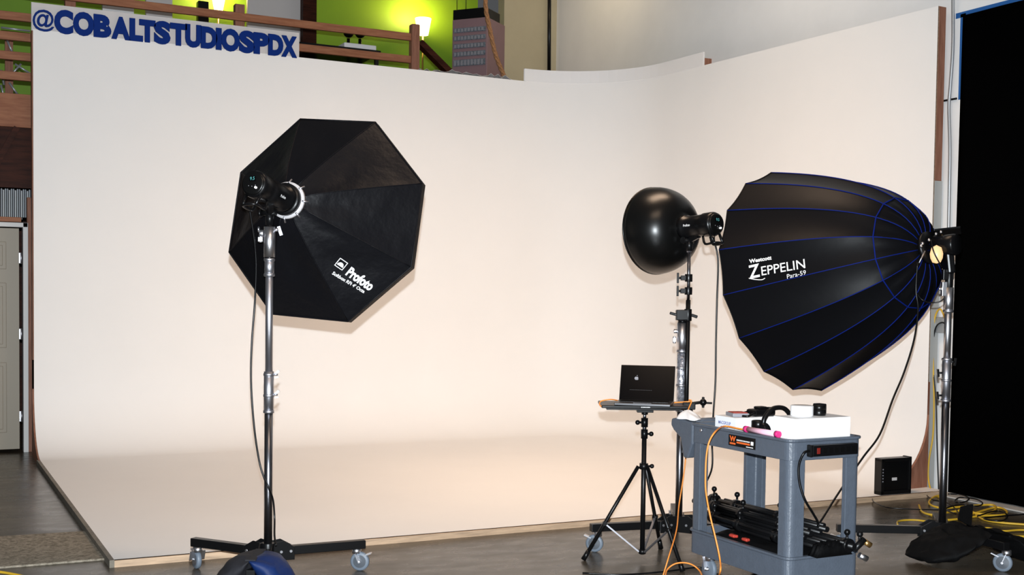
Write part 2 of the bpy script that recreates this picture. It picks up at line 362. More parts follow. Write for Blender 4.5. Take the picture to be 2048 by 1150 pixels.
# door, slightly ajar, with white frame
xd = Y(46, 650, YR).x; zd = Y(30, 452, YR).z
MB().box((xd, YR-.03, 0), (xd+.042, YR+.09, zd+.03)).box((-7.2, YR-.03, zd-.01), (xd+.04, YR+.09, zd+.03)).build('trim_13', M['doorframe'], loc=(0, 0, 0), kind='structure', bevel=.003)
mb = MB(); dx = xd-.03; DW = .8
mb.box((dx-DW, YR+.0, .03), (dx, YR+.035, zd-.02))
door = mb.build('door_1', M['door'], loc=(0, 0, 0), kind='structure', bevel=.002)
mb = MB()
for xa, xb in ((dx-.33, dx-.105), (dx-.69, dx-.45)):
    for za, zb in ((.18, .80), (.93, 1.50), (1.62, 1.86)):
        zb = min(zb, zd-.12)
        for k, ins in ((0, 0), (1, .03)):
            mb.box((xa+ins, YR-.006-.004*k, za+ins), (xb-ins, YR+.004, zb-ins))
mb.build('door_panel', M['door'], door, bevel=.004)
for zz in (.32, 1.05, 1.72):
    MB().box((dx-.002, YR-.008, zz-.045), (dx+.014, YR+.004, zz+.045)).cyl((dx+.016, YR-.012, zz-.05), (dx+.016, YR-.012, zz+.05), .007).build('hinge', M['steel'], door)
# shelf of pale upright slats above the door
for i in range(16):
    xx = Y(3+i*4.0, 400, YR+.02).x
    z0_, z1_ = zl+.013, Y(30, 378, YR).z
    mb = MB().box((xx-.005, YR+.005, z0_), (xx+.004, YR+.12, z1_-.012*(i % 3 == 1)))
    mb.build('upright_folder', mat('sleeve_%d' % i, ((.22, .25, .28), (.45, .48, .50), (.30, .34, .37))[i % 3], .5) if i < 3 else bpy.data.materials['sleeve_%d' % (i % 3)],
             label='thin pale grey folder upright in the row on the shelf above the door', cat='folder', group='grey folders on the shelf above the door')
MB().box((-12, YR+.125, zl), (-5.85, YR+.135, Y(30, 378, YR).z)).build('wall_shelf_back', M['black'], loc=(0, 0, 0), kind='structure')
# mat
a, b_, c, d = Z(-60, 1080), Z(180, 1065), Z(221, 1120), Z(-60, 1143)
MB().prism([a, b_, c, d], (0, 0, .012)).build('floor_mat', M['mat'], label='speckled grey mat on the concrete floor left of the white platform', cat='mat', bevel=.003)
# dark diagonal bracket below the mezzanine beam
MB().bar(Y(-8, 330, YR-.02), Y(33, 256, YR-.02), .05, .12, (0, 1, 0)).build('trim_14', M['darkwood'], loc=(0, 0, 0), kind='structure')

# ================================================================== MEZZANINE
def yz(u, v, y=YR): return Y(u, v, y)
xr = Y(830, 90, YR).x
rail = thing('wooden_railing', (-6.0, YR, zb0), 'reddish wooden railing of flat boards along the loft above the white wall', 'railing')
for k, (u, v) in enumerate(((345, 18), (30, 33), (30, 73), (30, 112), (30, 152))):
    z = yz(u, v).z
    MB().box((-8, YR-.04, z-.04), (xr, YR, z+.032)).build('rail_board', M['wood'], rail, bevel=.004)
for u, top in ((140, -40), (479, 8)):
    p = yz(u, 60); zt = yz(u, top).z
    MB().box((p.x-.04, YR, zb0-.0), (p.x+.05, YR+.08, zt)).build('post', M['woodv'], rail, bevel=.004)
p = yz(828, 50)
MB().prism([(p.x-.045, YR-.06, p.z), (p.x+.045, YR-.06, p.z), (p.x+.045, YR+.03, p.z), (p.x-.045, YR+.03, p.z)], (0, 0, -1.0)).build('newel_post', M['woodv'], rail, bevel=.012)
MB().bar(Y(838, 85, .34), Y(905, 152, .34), .06, .11, (0, -1, 0)).build('stair_rail', M['darkwood'], rail, bevel=.004)
# lamp with glowing shade
def floor_lamp(u, v0, v1, wpx, y, label):
    t0 = Y(u, v0, y); t1 = Y(u, v1, y); rr = wpx/2*depth(t0)/FPX; zf = zb0-.02
    L = thing('floor_lamp', (t0.x, y, zf), label, 'lamp')
    MB().lathe([(rr*.62, 0), (rr, t0.z-t1.z)], t1, (0, 0, 1), 24).build('lamp_shade', M['shade'], L, solid=.004)
    MB().cyl((t0.x, y, zf), (t0.x, y, t1.z+.02), .012).build('pole', M['brass'], L)
    MB().lathe([(.14, 0), (.14, .015), (.02, .03)], (t0.x, y, zf), (0, 0, 1), 24, True).build('base', M['brass'], L)
    d = bpy.data.lights.new('lamp_bulb', 'POINT'); d.energy = 46; d.color = (1, .68, .28); d.shadow_soft_size = .05
    o = bpy.data.objects.new('lamp_bulb', d); COL.objects.link(o); o.location = (t0.x, y, t0.z+.03)
floor_lamp(846, 37, 70, 32, 3.85, 'glowing floor lamp with tapered shade beside the end post of the railing')
floor_lamp(437, -6, 20, 26, 3.85, 'glowing lamp against the green wall above the letters of the sign')
# things on the loft
a = Y(405, 8, 3.7); MB().box((a.x-.06, 3.66, zb0-.02), (a.x+.07, 3.78, a.z+.03)).build('speaker', M['black'], label='small black box speaker against the green wall left of the lamp above the sign', cat='speaker', bevel=.01)
def panel(name, u0, v0, u1, v1, y, th, mt, label, cat, foot=True):
    p0, p1 = Y(u0, v1, y), Y(u1, v0, y)
    return MB().box((p0.x, y, zb0-.02 if foot else p0.z), (p1.x, y+th, p1.z)).build(name, mt, label=label, cat=cat, bevel=.004)
panel('partition_screen', 495, -30, 606, 60, 3.2, .06, M['signboard'], 'grey white free-standing partition in the loft right of the glowing lamp', 'partition')
panel('partition_screen', 205, -30, 268, 60, 3.2, .06, M['white'], 'bright white board in the loft above the first letters of the sign', 'partition')
panel('partition_screen', 292, -30, 345, 60, 3.2, .06, M['signboard'], 'pale grey board in the loft between white board and green wall', 'partition')
panel('wooden_column', 606, -40, 634, 70, 3.0, .12, M['darkwood'], 'dark red wooden column rising behind the railing in the loft', 'column')
# desk with white bin
a = Y(600, 82, 2.2); b_ = Y(750, 96, 2.2)
dk = thing('desk', ((a.x+b_.x)/2, 2.4, zb0-.02), 'dark desk standing behind the railing in the loft', 'desk')
MB().box((a.x-.3, 2.0, a.z-.09), (b_.x, 2.7, a.z-.05)).build('desktop', M['black'], dk, bevel=.004)
for xx in (a.x-.25, b_.x-.05):
    for yy in (2.05, 2.62): MB().box((xx, yy, zb0-.02), (xx+.04, yy+.04, a.z-.09)).build('leg', M['black'], dk)
c = Y(683, 90, 2.3); d = Y(747, 96, 2.3)
MB().box((c.x, 2.2, a.z-.05), (d.x, 2.45, a.z+.045)).build('storage_box', M['white'], label='white plastic box on the dark desk behind the railing', cat='box', bevel=.01)
for k, (u, v) in enumerate(((697, 62), (720, 63))):
    p = Y(u, v, 2.9)
    MB().ball(p-V((0, 0, .03)), .065, 14, (1, .6, .8)).cyl(p-V((0, 0, .09)), (p.x, p.y, zb0-.02), .02).build('desk_chair', M['black'], label=('rounded black chair top behind railing, left of the pair', 'rounded black chair top behind railing, right of the pair')[k], cat='chair')
# metal truss stand seen between the boards at far left
tr = thing('folding_rack', (Y(30, 130, 1.2).x, 1.2, zb0-.02), 'grey metal folding rack with crossed bars behind the railing at far left', 'rack')
for a_, b2 in (((2, 55), (60, 62)), ((22, 150), (42, 128)), ((30, 128), (62, 148)), ((14, 80), (26, 108)), ((2, 170), (8, 195)), ((18, 165), (36, 190)), ((2, 140), (8, 170))):
    MB().tube([Y(*a_, 1.2), Y(*b2, 1.2)], .010, 8).build('crossbar', M['galv'], tr)
for u in (18,):
    p = Y(u, 80, 1.22); MB().box((p.x-.035, 1.22, zb0-.02), (p.x+.035, 1.26, p.z+.05)).build('upright', M['woodv'], tr)
# mauve cabinet with rows of slots, black box, rope
dcb = depth(Y(935, 60, 1.3))
ca, cb2, cc3 = C(905, 40, dcb+.18), C(975, 37, dcb), C(1014, 50, dcb+.5)
ce1 = V((cb2.x-ca.x, cb2.y-ca.y, 0)); cw = ce1.length; ce1.normalize(); cn = V((-ce1.y, ce1.x, 0)); cn = cn if cn.dot(FW) > 0 else -cn
cdp = .48; co = V((ca.x, ca.y, 0)); zt = ca.z; zf_ = zb0-.02
cb = thing('slotted_cabinet', (co+ce1*cw/2+cn*cdp/2)+V((0, 0, zf_)), 'mauve cabinet with rows of small grey slots beside the hanging rope', 'cabinet')
def cbx(a0_, a1_, n0, n1, z0_, z1_):
    return MB().prism([co+ce1*a0_+cn*n0+V((0, 0, z0_)), co+ce1*a1_+cn*n0+V((0, 0, z0_)), co+ce1*a1_+cn*n1+V((0, 0, z0_)), co+ce1*a0_+cn*n1+V((0, 0, z0_))], (0, 0, z1_-z0_))
cbx(0, cw, 0, cdp, zf_, zt).build('body', M['mauve'], cb, bevel=.006)
for r_ in range(5):
    zz = C(935, 58+r_*15.8, dcb+.1).z; hh = .035 if r_ < 4 else .055
    cbx(.02, cw-.02, -.006, .002, zz-hh, zz+.018).build('slot_row', M['slot'], cb)
    for k in range(9): cbx(.03+k*(cw-.06)/9, .03+k*(cw-.06)/9+.026, -.010, -.005, zz-hh+.008, zz+.010).build('slot_label', M['greyprint'], cb)
cbx(0.0, cw-.02, .01, cdp-.1, zt, C(935, 17, dcb+.1).z).build('equipment_case', M['black'], label='flat black equipment case on top of the mauve cabinet', cat='case', bevel=.006)
y = 1.3
for u in (914, 932): MB().tube([Y(u, 22, y+.1), Y(u, -40, y+.1)], .004, 6).build('hanging_cable', M['black'], label=('thin black cable rising from the left of the case on mauve cabinet', 'thin black cable rising from the middle of the case on mauve cabinet')[u > 920], cat='cable')
P = catmull([Y(970, -30, .5), Y(972, 20, .5), Y(980, 60, .5), Y(990, 105, .5), Y(1003, 140, .5), Y(1016, 168, .5)], 8)
mb = MB()
for s_ in range(3):
    Q = []
    for i, p in enumerate(P):
        a_ = i*0.75+s_*2*PI/3; Q.append(p+V((math.cos(a_)*.012, math.sin(a_)*.012, 0)))
    mb.tube(Q, .014, 8, 3)
mb.build('thick_rope', M['rope'], label='thick twisted brown rope hanging in front of the mauve cabinet', cat='rope')
# crumpled plastic sheet along the wall top
mb = MB(); n = 26
pts = []
for i in range(n):
    t = i/(n-1); u = 845+t*178; v = 137+t*21
    p = Y(u, v, .02)
    for j in range(4):
        pts.append(V((p.x, .0+j*.09, HC+.012+abs(random.gauss(0, .022))*(1 if 0 < i < n-1 else .2)+(.02 if j == 2 else 0))))
mb.add(pts, [(i*4+j, (i+1)*4+j, (i+1)*4+j+1, i*4+j+1) for i in range(n-1) for j in range(3)])
mb.build('plastic_sheet', M['signboard'], solid=.003, label='crumpled pale plastic sheet lying on the wall top beside the railing end', cat='plastic sheet')
MB().cyl(Y(1099, -60, 1.60), Y(1098, 160, 1.60), .022).build('standpipe', M['black'], label='thin black vertical pipe in the corner above the curved white board', cat='pipe')
p = X(1412, 126, .19); MB().box((.15, p.y-.03, HC-.2), (XW, p.y+.04, p.z+.04)).build('wall_bracket', M['woodv'], label='small brown wooden block at the right end of the curved white board', cat='bracket')

# sign with letters
sa = Y(62, 30, -.03); sb = Y(597, 85, -.03); zt0 = Y(62, 5, -.03).z
sg = thing('letter_sign', ((sa.x+sb.x)/2, -.04, HC), 'pale sign board with blue raised letters on top of the white wall', 'sign')
MB().box((sa.x, -.055, HC-.01), (sb.x, -.035, zt0)).build('board', M['signboard'], sg, bevel=.002)
txt = '@COBALTSTUDIOSPDX'
ext = [(208, 347), (345, 467), (466, 600), (597, 710), (710, 832), (826, 912), (888, 992), (982, 1088), (1085, 1192), (1182, 1284), (1282, 1386), (1378, 1414), (1412, 1530), (1526, 1624), (1619, 1718), (1712, 1808), (1796, 1896)]
H_ = zt0-HC
for ch, (u0, u1) in zip(txt, ext):
    xa, xb = Y(u0/3.194, 60, -.06).x, Y(u1/3.194, 60, -.06).x
    mb = MB(); rnd = ch in 'COSU'
    text_on(mb, ch, (xa, -.057, HC-.012-(.004 if rnd else 0)), (1, 0, 0), (0, 0, 1), xb-xa, H_*(.86 if not rnd else .90)*(.93 if ch == '@' else 1), .02, .012 if ch == '@' else .062)
    mb.build('letter', M['cobalt'], sg)

# ================================================================== RIGHT WALL
tp = X(1925, 31, XW-.03); bt = X(1899, 985, XW-.03)
cz = tp.z; cy = (tp.y+bt.y)/2
mb = MB(); n = 60; vs = []
for i in range(n+1):
    yy = cy-i*.06; wv = .006*math.sin(i*.8)
    vs += [(XW-.03+wv*0.4, yy, cz), (XW-.045+wv, yy, .02)]
mb.add(vs, [(i*2, i*2+1, i*2+3, i*2+2) for i in range(n)], True)
mb.build('black_curtain', M['curtain'], solid=.006, label='huge black felt backdrop fixed to the right wall down to the ledge', cat='curtain')
z1 = X(1917, 198, XW-.03).z
MB().box((XW-.004, cy-.005, z1), (XW-.001, cy+.045, cz+.02)).build('tape_strip', M['tape'], label='vertical blue tape strip along the left edge of the black backdrop', cat='tape')
MB().box((XW-.004, cy-3.5, cz-.005), (XW-.001, cy+.09, cz+.035)).build('tape_strip', M['tape'], label='long blue tape strip along the top edge of the black backdrop', cat='tape')
# conduit and wall cable
cps = [X(1906, -20, XW-.03), X(1906, 90, XW-.03), X(1901, 170, XW-.03), X(1898, 215, XW-.03), X(1900, 300, XW-.03), X(1898, 420, XW-.03), X(1893, 700, XW-.03), X(1888, 975, XW-.03)]
MB().tube(cps, .013, 10, 6).build('conduit_pipe', M['galv'], label='bent grey metal conduit running down the white wall beside the black backdrop', cat='conduit')
MB().tube([X(1880, 203, XW-.012), X(1896, 200, XW-.012), X(1913, 197, XW-.012)], .008, 8, 4).build('wall_cable', M['black'], label='short dark cable crossing the white wall behind the metal conduit', cat='cable')
p = X(1889, 650, XW); MB().box((XW-.05, p.y-.05, p.z-.06), (XW, p.y+.05, p.z+.06)).build('outlet_box', M['galv'], label='grey metal outlet box low on the wall behind the chrome stand', cat='outlet box', bevel=.004)
# black panel heater
ha, hb = Z(1762, 991, ZP), Z(1820, 986.5, ZP); hz = C(1762, 919, depth(ha)).z
hd = (hb-ha).normalized(); hn = V((hd.y, -hd.x, 0)); hn = hn if hn.dot(FW) > 0 else -hn
ht = thing('black_fan_box', ((ha+hb)/2), 'square black box with vents on the floor at the end of the white cove', 'fan box')
cc = (ha+hb)/2+hn*.035
ht.location = (cc.x, cc.y, ZP)
def hbx(s0, s1, z0_, z1_, n0, n1, nm, mt, bev=.004):
    a_ = ha+hd*((hb-ha).length*s0); b2 = ha+hd*((hb-ha).length*s1)
    MB().prism([V((p_.x, p_.y, z0_)) for p_ in (a_+hn*n0, b2+hn*n0, b2+hn*n1, a_+hn*n1)], (0, 0, z1_-z0_)).build(nm, mt, ht, bevel=bev)
hbx(.12, .96, ZP+.03, hz-.02, .012, .072, 'body', M['black'])
hbx(0, .10, ZP, hz, 0, .075, 'side_frame', M['blackmetal']); hbx(.96, 1.04, ZP, hz+.01, 0, .075, 'side_frame', M['blackmetal'])
hbx(0, 1.04, hz-.02, hz+.005, 0, .075, 'top_frame', M['blackmetal']); hbx(0, 1.04, ZP, ZP+.03, 0, .075, 'bottom_frame', M['blackmetal'])
for k in range(5): hbx(.035, .06, hz*.45+k*.022, hz*.45+k*.022+.009, -.003, .0, 'vent', M['greyprint'], 0)
hbx(.40, .56, hz*.47, hz*.54, .008, .012, 'sticker', M['signboard'], 0)

# ================================================================== STANDS
def ring_clamp(parent, p, side, r_, nm='clamp', mt=None):
    mt = mt or M['steel']
    c_ = MB().lathe([(r_, -.03), (r_*1.25, -.028), (r_*1.25, .028), (r_, .03)], p, (0, 0, 1), 20, True).build('collar', mt, parent)
    s_ = V(side)
    MB().cyl(p+s_*r_, p+s_*(r_+.05), .008).bar(p+s_*(r_+.05)-V((0, 0, .02)), p+s_*(r_+.05)+V((0, 0, .02)), .010, .012, s_).build('locking_knob', mt, parent)
def caster(parent, p, azim):
    # swivelling caster: wheel radius 5 cm, contact point p on the floor, top plate at z .115
    d = V((math.cos(azim), math.sin(azim), 0)); s_ = V((-d.y, d.x, 0)); c_ = V((p[0], p[1], .05)); top = c_+d*.018
    f = MB()
    for k in (-1, 1): f.bar(c_+s_*.02*k, V((top.x, top.y, .096))+s_*.02*k, .004, .042, s_)
    f.cyl((top.x, top.y, .092), (top.x, top.y, .118), .024); f.cyl(c_-s_*.026, c_+s_*.026, .007)
    f.bar(c_+V((0, 0, .03))-d*.02, c_+V((0, 0, .045))-d*.06, .03, .006)
    cs = f.build('caster', M['chrome'], parent)
    MB().lathe([(.020, -.012), (.044, -.013), (.05, -.008), (.05, .008), (.044, .013), (.020, .012)], c_, s_, 28).build('tyre', M['rubber'], cs)
    MB().lathe([(.007, -.015), (.034, -.013), (.034, .013), (.007, .015)], c_, s_, 24, smooth=False).build('wheel_disc', M['disc'], cs)
def rolling_stand(name, hub, ends, sections, label, tex):
    # hub: (x,y); ends: leg end points; sections: (z0,z1,r,material)
    T = thing(name, (hub[0], hub[1], 0), label, 'light stand'); h = V((hub[0], hub[1], .14))
    mb = MB().cyl(h-V((0, 0, .045)), h+V((0, 0, .045)), .036)
    for e in ends:
        d = (V((e[0], e[1], 0))-V((h.x, h.y, 0))).normalized(); s_ = V((-d.y, d.x, 0))
        for k in (-1, 1):
            mb.prism([h+s_*.028*k+d*.0+V((0, 0, -.045)), h+s_*.028*k+d*.13+V((0, 0, -.045)), h+s_*.028*k+d*.13+V((0, 0, .02)), h+s_*.028*k+d*.07+V((0, 0, .055)), h+s_*.028*k+V((0, 0, .045))], s_*.006*k)
    H = mb.build('hub', M['blackmetal'], T, bevel=.002)
    for e in ends:
        d = (V((e[0], e[1], 0))-V((h.x, h.y, 0))).normalized(); s_ = V((-d.y, d.x, 0))
        bo = MB()
        for q in (.06, .11): bo.cyl(h+d*q-s_*.037, h+d*q+s_*.037, .007, 12)
        bo.build('bolt', M['chrome'], H)
    for e in ends:
        e3 = V((e[0], e[1], .14)); d = (e3-h).normalized()
        MB().bar(h+d*.04, e3+d*.02, .044, .044).build('leg', M['blackmetal'], T, bevel=.003)
        caster(T, (e3-d*.005), math.atan2(d.y, d.x)+(2.6 if e is not ends[-1] else .6))
    for z0_, z1_, r_, mt in sections: MB().cyl((h.x, h.y, z0_), (h.x, h.y, z1_), r_, 24).build('pole_section', M[mt], T)
    return T

# --- octagonal softbox stand
hub = Z(536, 1103, .14); dS = depth(hub)
def zof(v, u=536, d=None): return C(u, v, d or dS).z
eL, eR = Z(392, 1084, .14), Z(722, 1088, .14); e3 = hub-FW*.48+RT*.02
st1 = rolling_stand('rolling_light_stand', hub, [(eL.x, eL.y), (eR.x, eR.y), (e3.x, e3.y)],
    [(.1, zof(824), .021, 'darkchrome'), (zof(824), zof(742), .025, 'steel'), (zof(745), zof(518), .0185, 'steel'), (zof(550), zof(518), .024, 'steel'), (zof(515), zof(455), .028, 'chrome'), (zof(518), zof(514), .026, 'black')],
    'tall chrome rolling stand with black wheeled legs holding the octagonal softbox', 'x')
H3 = V((hub.x, hub.y, 0))
for v_, k in ((822, 1), (790, 1), (748, 1), (550, -1), (520, -1)):
    MB().lathe([(.022, -.008), (.0275, -.006), (.0275, .006), (.022, .008)], H3+V((0, 0, zof(v_))), (0, 0, 1), 24).build('collar', M['steel'], st1)
for v_ in (748, 788):
    p = H3+V((0, 0, zof(v_)))
    MB().cyl(p+RT*.02, p+RT*.045, .006).bar(p+RT*.03, p+RT*.052+V((0, 0, .02)), .008, .012).bar(p+RT*.03-V((0, 0, .016)), p+RT*.05-V((0, 0, .012)), .006, .006).build('locking_lever', M['steel'], st1)
p = H3+V((0, 0, zof(468)))
mb = MB().cyl(p-RT*.03, p-RT*.05, .018).obox(p-RT*.045-V((0, 0, .03)), RT*.012, FW*.012, V((0, 0, .012))).cyl(p-RT*.045-V((0, 0, .045)), p-RT*.045-V((0, 0, .008)), .009).cyl(p-RT*.05+V((0, 0, .02)), p-RT*.058+V((0, 0, .02)), .014)
mb.build('side_clamp', M['chrome'], st1, bevel=.002)
MB().cyl(p+RT*.02+V((0, 0, .015)), p+RT*.045+V((0, 0, .02)), .009).bar(p+RT*.045+V((0, 0, .035)), p+RT*.06-V((0, 0, .01)), .008, .016).build('wing_screw', M['steel'], st1)
MB().cyl(H3+V((0, 0, zof(458))), H3+V((0, 0, zof(438))), .014).build('spigot', M['blackmetal'], st1)

# --- generic strobe head:   nose point, axis pointing back, mount point on stand
def strobe(nose, back, mount, label, r_=.062, L=.27, logo=True, handle=True):
    nose, back, mount = V(nose), V(back), V(mount); a_ = (back-nose).normalized()
    T = thing('strobe_head', (mount.x, mount.y, mount.z), label, 'studio strobe')
    body = MB().lathe([(r_*.95, 0), (r_*1.12, .004), (r_*1.12, .03), (r_, .035), (r_, L*.62), (r_*1.1, L*.68), (r_*1.1, L*.93), (r_*.98, L), (0, L)], nose, a_, 32).build('body', M['black'], T)
    side = a_.cross(V((0, 0, 1))).normalized(); u_ = side.cross(a_).normalized()
    if u_.z < 0: u_ = -u_
    pc = nose+a_*(L+.002)
    MB().lathe([(r_*.93, 0), (r_*.93, .006), (r_*.8, .009), (0, .009)], pc-a_*.004, a_, 28).build('control_panel', M['gloss'], T)
    MB().obox(pc+u_*.022+a_*.008, side*.016, u_*.012, a_*.0015).build('display', M['screenoff'], T)
    rd = MB(); sd = RT-a_*RT.dot(a_); sd.normalize()
    text_on(rd, '9.5', pc+u_*.014-sd*.012+a_*.0105, sd, u_, .024, .016); rd.build('readout', M['lcd'], T)
    dt = MB()
    for k in range(3): dt.ball(pc-sd*(.018-.018*k)-u_*(.012+.004*(k == 1))+a_*.008, .0022, 8)
    dt.build('button', M['greyprint'], T)
    MB().cyl(pc+sd*.022-u_*.024, pc+sd*.022-u_*.024+a_*.014, .0055).build('dial', M['led'], T)
    if handle:
        h0 = nose+a_*(L*.78)-u_*r_; h1 = nose+a_*(L*1.06)-u_*(r_*1.75)
        MB().tube([nose+a_*(L*.70)-u_*(r_*1.05)+sd*.03, nose+a_*(L*.78)-u_*(r_*1.8)+sd*.033, h1+sd*.035, h1-sd*.035, nose+a_*(L*.78)-u_*(r_*1.8)-sd*.033, nose+a_*(L*.70)-u_*(r_*1.05)-sd*.03], .007, 8, 4)\
            .tube([h1+sd*.035, pc-u_*r_*.75+sd*.04-a_*.02], .008, 8).tube([h1-sd*.035, pc-u_*r_*.75-sd*.04-a_*.02], .008, 8).build('handle', M['black'], T)
    vis = -FW; vis = (vis-a_*vis.dot(a_)).normalized()          # side that faces the room: printed name
    w1 = a_.cross(vis); tx = -a_ if a_.dot(RT) < 0 else a_
    uu = vis.cross(tx)
    t_ = MB(); base = nose+a_*(L*.36)+vis*(r_*1.01+.001)
    text_on(t_, 'Profoto', base-tx*.035-uu*.004, tx, uu, .052, .014, 0, .02); t_.build('maker_name', M['print'], T)
    # mount
    mb = MB().cyl(mount-V((0, 0, .03)), mount+V((0, 0, .035)), .020)
    q = nose+a_*(L*.45)-u_*r_*.9
    mb.bar(mount+V((0, 0, .03)), q, .03, .028, a_); mb.cyl(mount+V((0, 0, .03))-side*.035, mount+V((0, 0, .03))+side*.045, .013)
    mb.cyl(mount+V((0, 0, .03))+side*.045, mount+V((0, 0, .03))+side*.055, .02, 12)
    mb.build('mount_bracket', M['blackmetal'], T)
    return T, pc, u_, sd

# --- octagonal softbox
dA = dS+.02; apex = C(577, 402, dA); rimc = C(650, 439, dA+.40)
nrm = (RT*.2850+UP*-.1186+FW*.9512).normalized(); rimc = apex+nrm*.4112
def on_plane(u, v, o_, n_): r_ = ray(u, v); return CP+r_*((o_-CP).dot(n_)/r_.dot(n_))
R8 = .5914; e1 = RT*-.2483+UP*.9493+FW*.1928; e1 = (e1-nrm*e1.dot(nrm)).normalized(); e2 = nrm.cross(e1)
if e2.dot(RT) < 0: e2 = -e2
rim = [rimc+(e1*math.cos(k*PI/4)+e2*math.sin(k*PI/4))*R8 for k in range(8)]
LO = (rimc-apex).length
def bowl(ax, nr, e1_, e2_, R_, L_, ex, n, k, t, r0=.075):    # point on rib k at t (0 apex .. 1 rim)
    rr = r0+(R_-r0)*(t**ex); a_ = 2*PI*k/n
    return ax+nr*(L_*t)+(e1_*math.cos(a_)+e2_*math.sin(a_))*rr
ob = thing('octagonal_softbox', apex, 'large black octagonal softbox with white printing, seen from behind on the left stand', 'softbox')
OEX = .86
for k in range(8):
    mb = MB(); nt_, nsg = 12, 8; vs = []
    for i in range(nt_+1):
        t = i/nt_; a_, b2 = bowl(apex, nrm, e1, e2, R8, LO, OEX, 8, k, t), bowl(apex, nrm, e1, e2, R8, LO, OEX, 8, k+1, t)
        for j in range(nsg+1):
            s_ = j/nsg; p = a_.lerp(b2, s_)
            sag = 4*s_*(1-s_)*.020*math.sin(PI*min(1, t*1.05))*(1 if k % 2 else .8)
            wr = .009*math.sin(9*t+5*s_+k*2)*math.sin(PI*t)*math.sin(PI*s_)
            vs.append(p+nrm*(sag+wr))
    mb.add(vs, [(i*(nsg+1)+j, (i+1)*(nsg+1)+j, (i+1)*(nsg+1)+j+1, i*(nsg+1)+j+1) for i in range(nt_) for j in range(nsg)], True)
    mb.build('fabric_panel', M['fabric'], ob)
mb = MB()
for k in range(8): mb.tube([bowl(apex, nrm, e1, e2, R8, LO, OEX, 8, k, i/12) for i in range(13)], .0035, 6)
mb.build('seam', M['fabric'], ob)
mb = MB()   # recessed lip beyond the rim
vs = rim+[p+nrm*.045 for p in rim]; mb.add(vs, [(k, (k+1) % 8, (k+1) % 8+8, k+8) for k in range(8)]).tube([*rim, rim[0], rim[1]], .005, 6)
mb.build('lip', M['fabric'], ob)
MB().add([rimc]+rim, [(0, k+1, (k+1) % 8+1) for k in range(8)]).build('front_diffuser', M['diff'], ob)
MB().lathe([(.065, -.022), (.095, -.022), (.095, .002), (.065, .002)], apex, nrm, 32).build('speed_ring', M['ring'], ob)
MB().lathe([(.060, -.05), (.083, -.05), (.083, -.02), (.06, -.02)], apex, nrm, 32).build('ring_collar', M['blackmetal'], ob)
mb = MB()
for k in range(8):
    a_ = 2*PI*(k+.5)/8; mb.cyl(apex+(e1*math.cos(a_)+e2*math.sin(a_))*.088-nrm*.024, apex+(e1*math.cos(a_)+e2*math.sin(a_))*.112+nrm*.0, .005, 8)
mb.build('rod_socket', M['steel'], ob)
def facet_text(parent, rib, t0, s0, txt, height, mtl, lift=.004, rot=0.0, off=0.02, width=None, flip=False, args=None, name='printing'):
    AX, NR, E1, E2, R_, L_, EX, N = args
    def pt(t, s_): return bowl(AX, NR, E1, E2, R_, L_, EX, N, rib, t).lerp(bowl(AX, NR, E1, E2, R_, L_, EX, N, rib+1, t), s_)
    vs, fs, tw, th = text_geo(txt, off); sc = height/th; sx = sc if width is None else width/tw
    o_ = pt(t0, s0); dt = (pt(t0+.02, s0)-pt(t0-.02, s0)); ds = pt(t0, s0+.05)-pt(t0, s0-.05)
    nr = dt.cross(ds).normalized()
    if nr.dot(CP-o_) < 0: nr = -nr
    tx = (dt.normalized()*(-1 if flip else 1)); ty = nr.cross(tx)
    tx, ty = tx*math.cos(rot)+ty*math.sin(rot), ty*math.cos(rot)-tx*math.sin(rot)
    mb = MB(); pts = []
    for x, y_ in vs:
        q = o_+tx*(x*sx)+ty*(y_*sc)
        pts.append(q+nr*lift)
    mb.add(pts, fs)
    return mb, o_, tx, ty, nr
OA = (apex, nrm, e1, e2, R8, LO, OEX, 8)
def find(u, v, rib, args):      # parameter of the facet point seen at a pixel
    AX, NR, E1, E2, R_, L_, EX, N = args; best = None
    for i in range(5, 99):
        for j in range(2, 49):
            t, s_ = i/100, j/50
            p = bowl(AX, NR, E1, E2, R_, L_, EX, N, rib, t).lerp(bowl(AX, NR, E1, E2, R_, L_, EX, N, rib+1, t), s_); d_ = p-CP; z = d_.dot(FW)
            e = (1024+FPX*d_.dot(RT)/z-u)**2+(575+SY-FPX*d_.dot(UP)/z-v)**2
            if best is None or e < best[0]: best = (e, t, s_, p)
    return best
def planar_print(parent, origin, tip, upish, txt, height, mtl, nr, off=.02, lift=.005, width=None):
    tx = (tip-origin); wid = tx.length if width is None else width; tx.normalize(); ty = nr.cross(tx)
    if ty.dot(upish) < 0: ty = -ty
    mb = MB(); text_on(mb, txt, origin+nr*lift, tx, ty, wid, height, 0, off); return mb.build('printing', mtl, parent), tx, ty
def facet_normal(rib, t, args):
    AX, NR, E1, E2, R_, L_, EX, N = args
    g_ = lambda t_, k: bowl(AX, NR, E1, E2, R_, L_, EX, N, k, t_)
    n_ = (g_(t+.03, rib)-g_(t-.03, rib)).cross(g_(t, rib+1)-g_(t, rib)).normalized()
    return n_ if n_.dot(CP-g_(t, rib)) > 0 else -n_
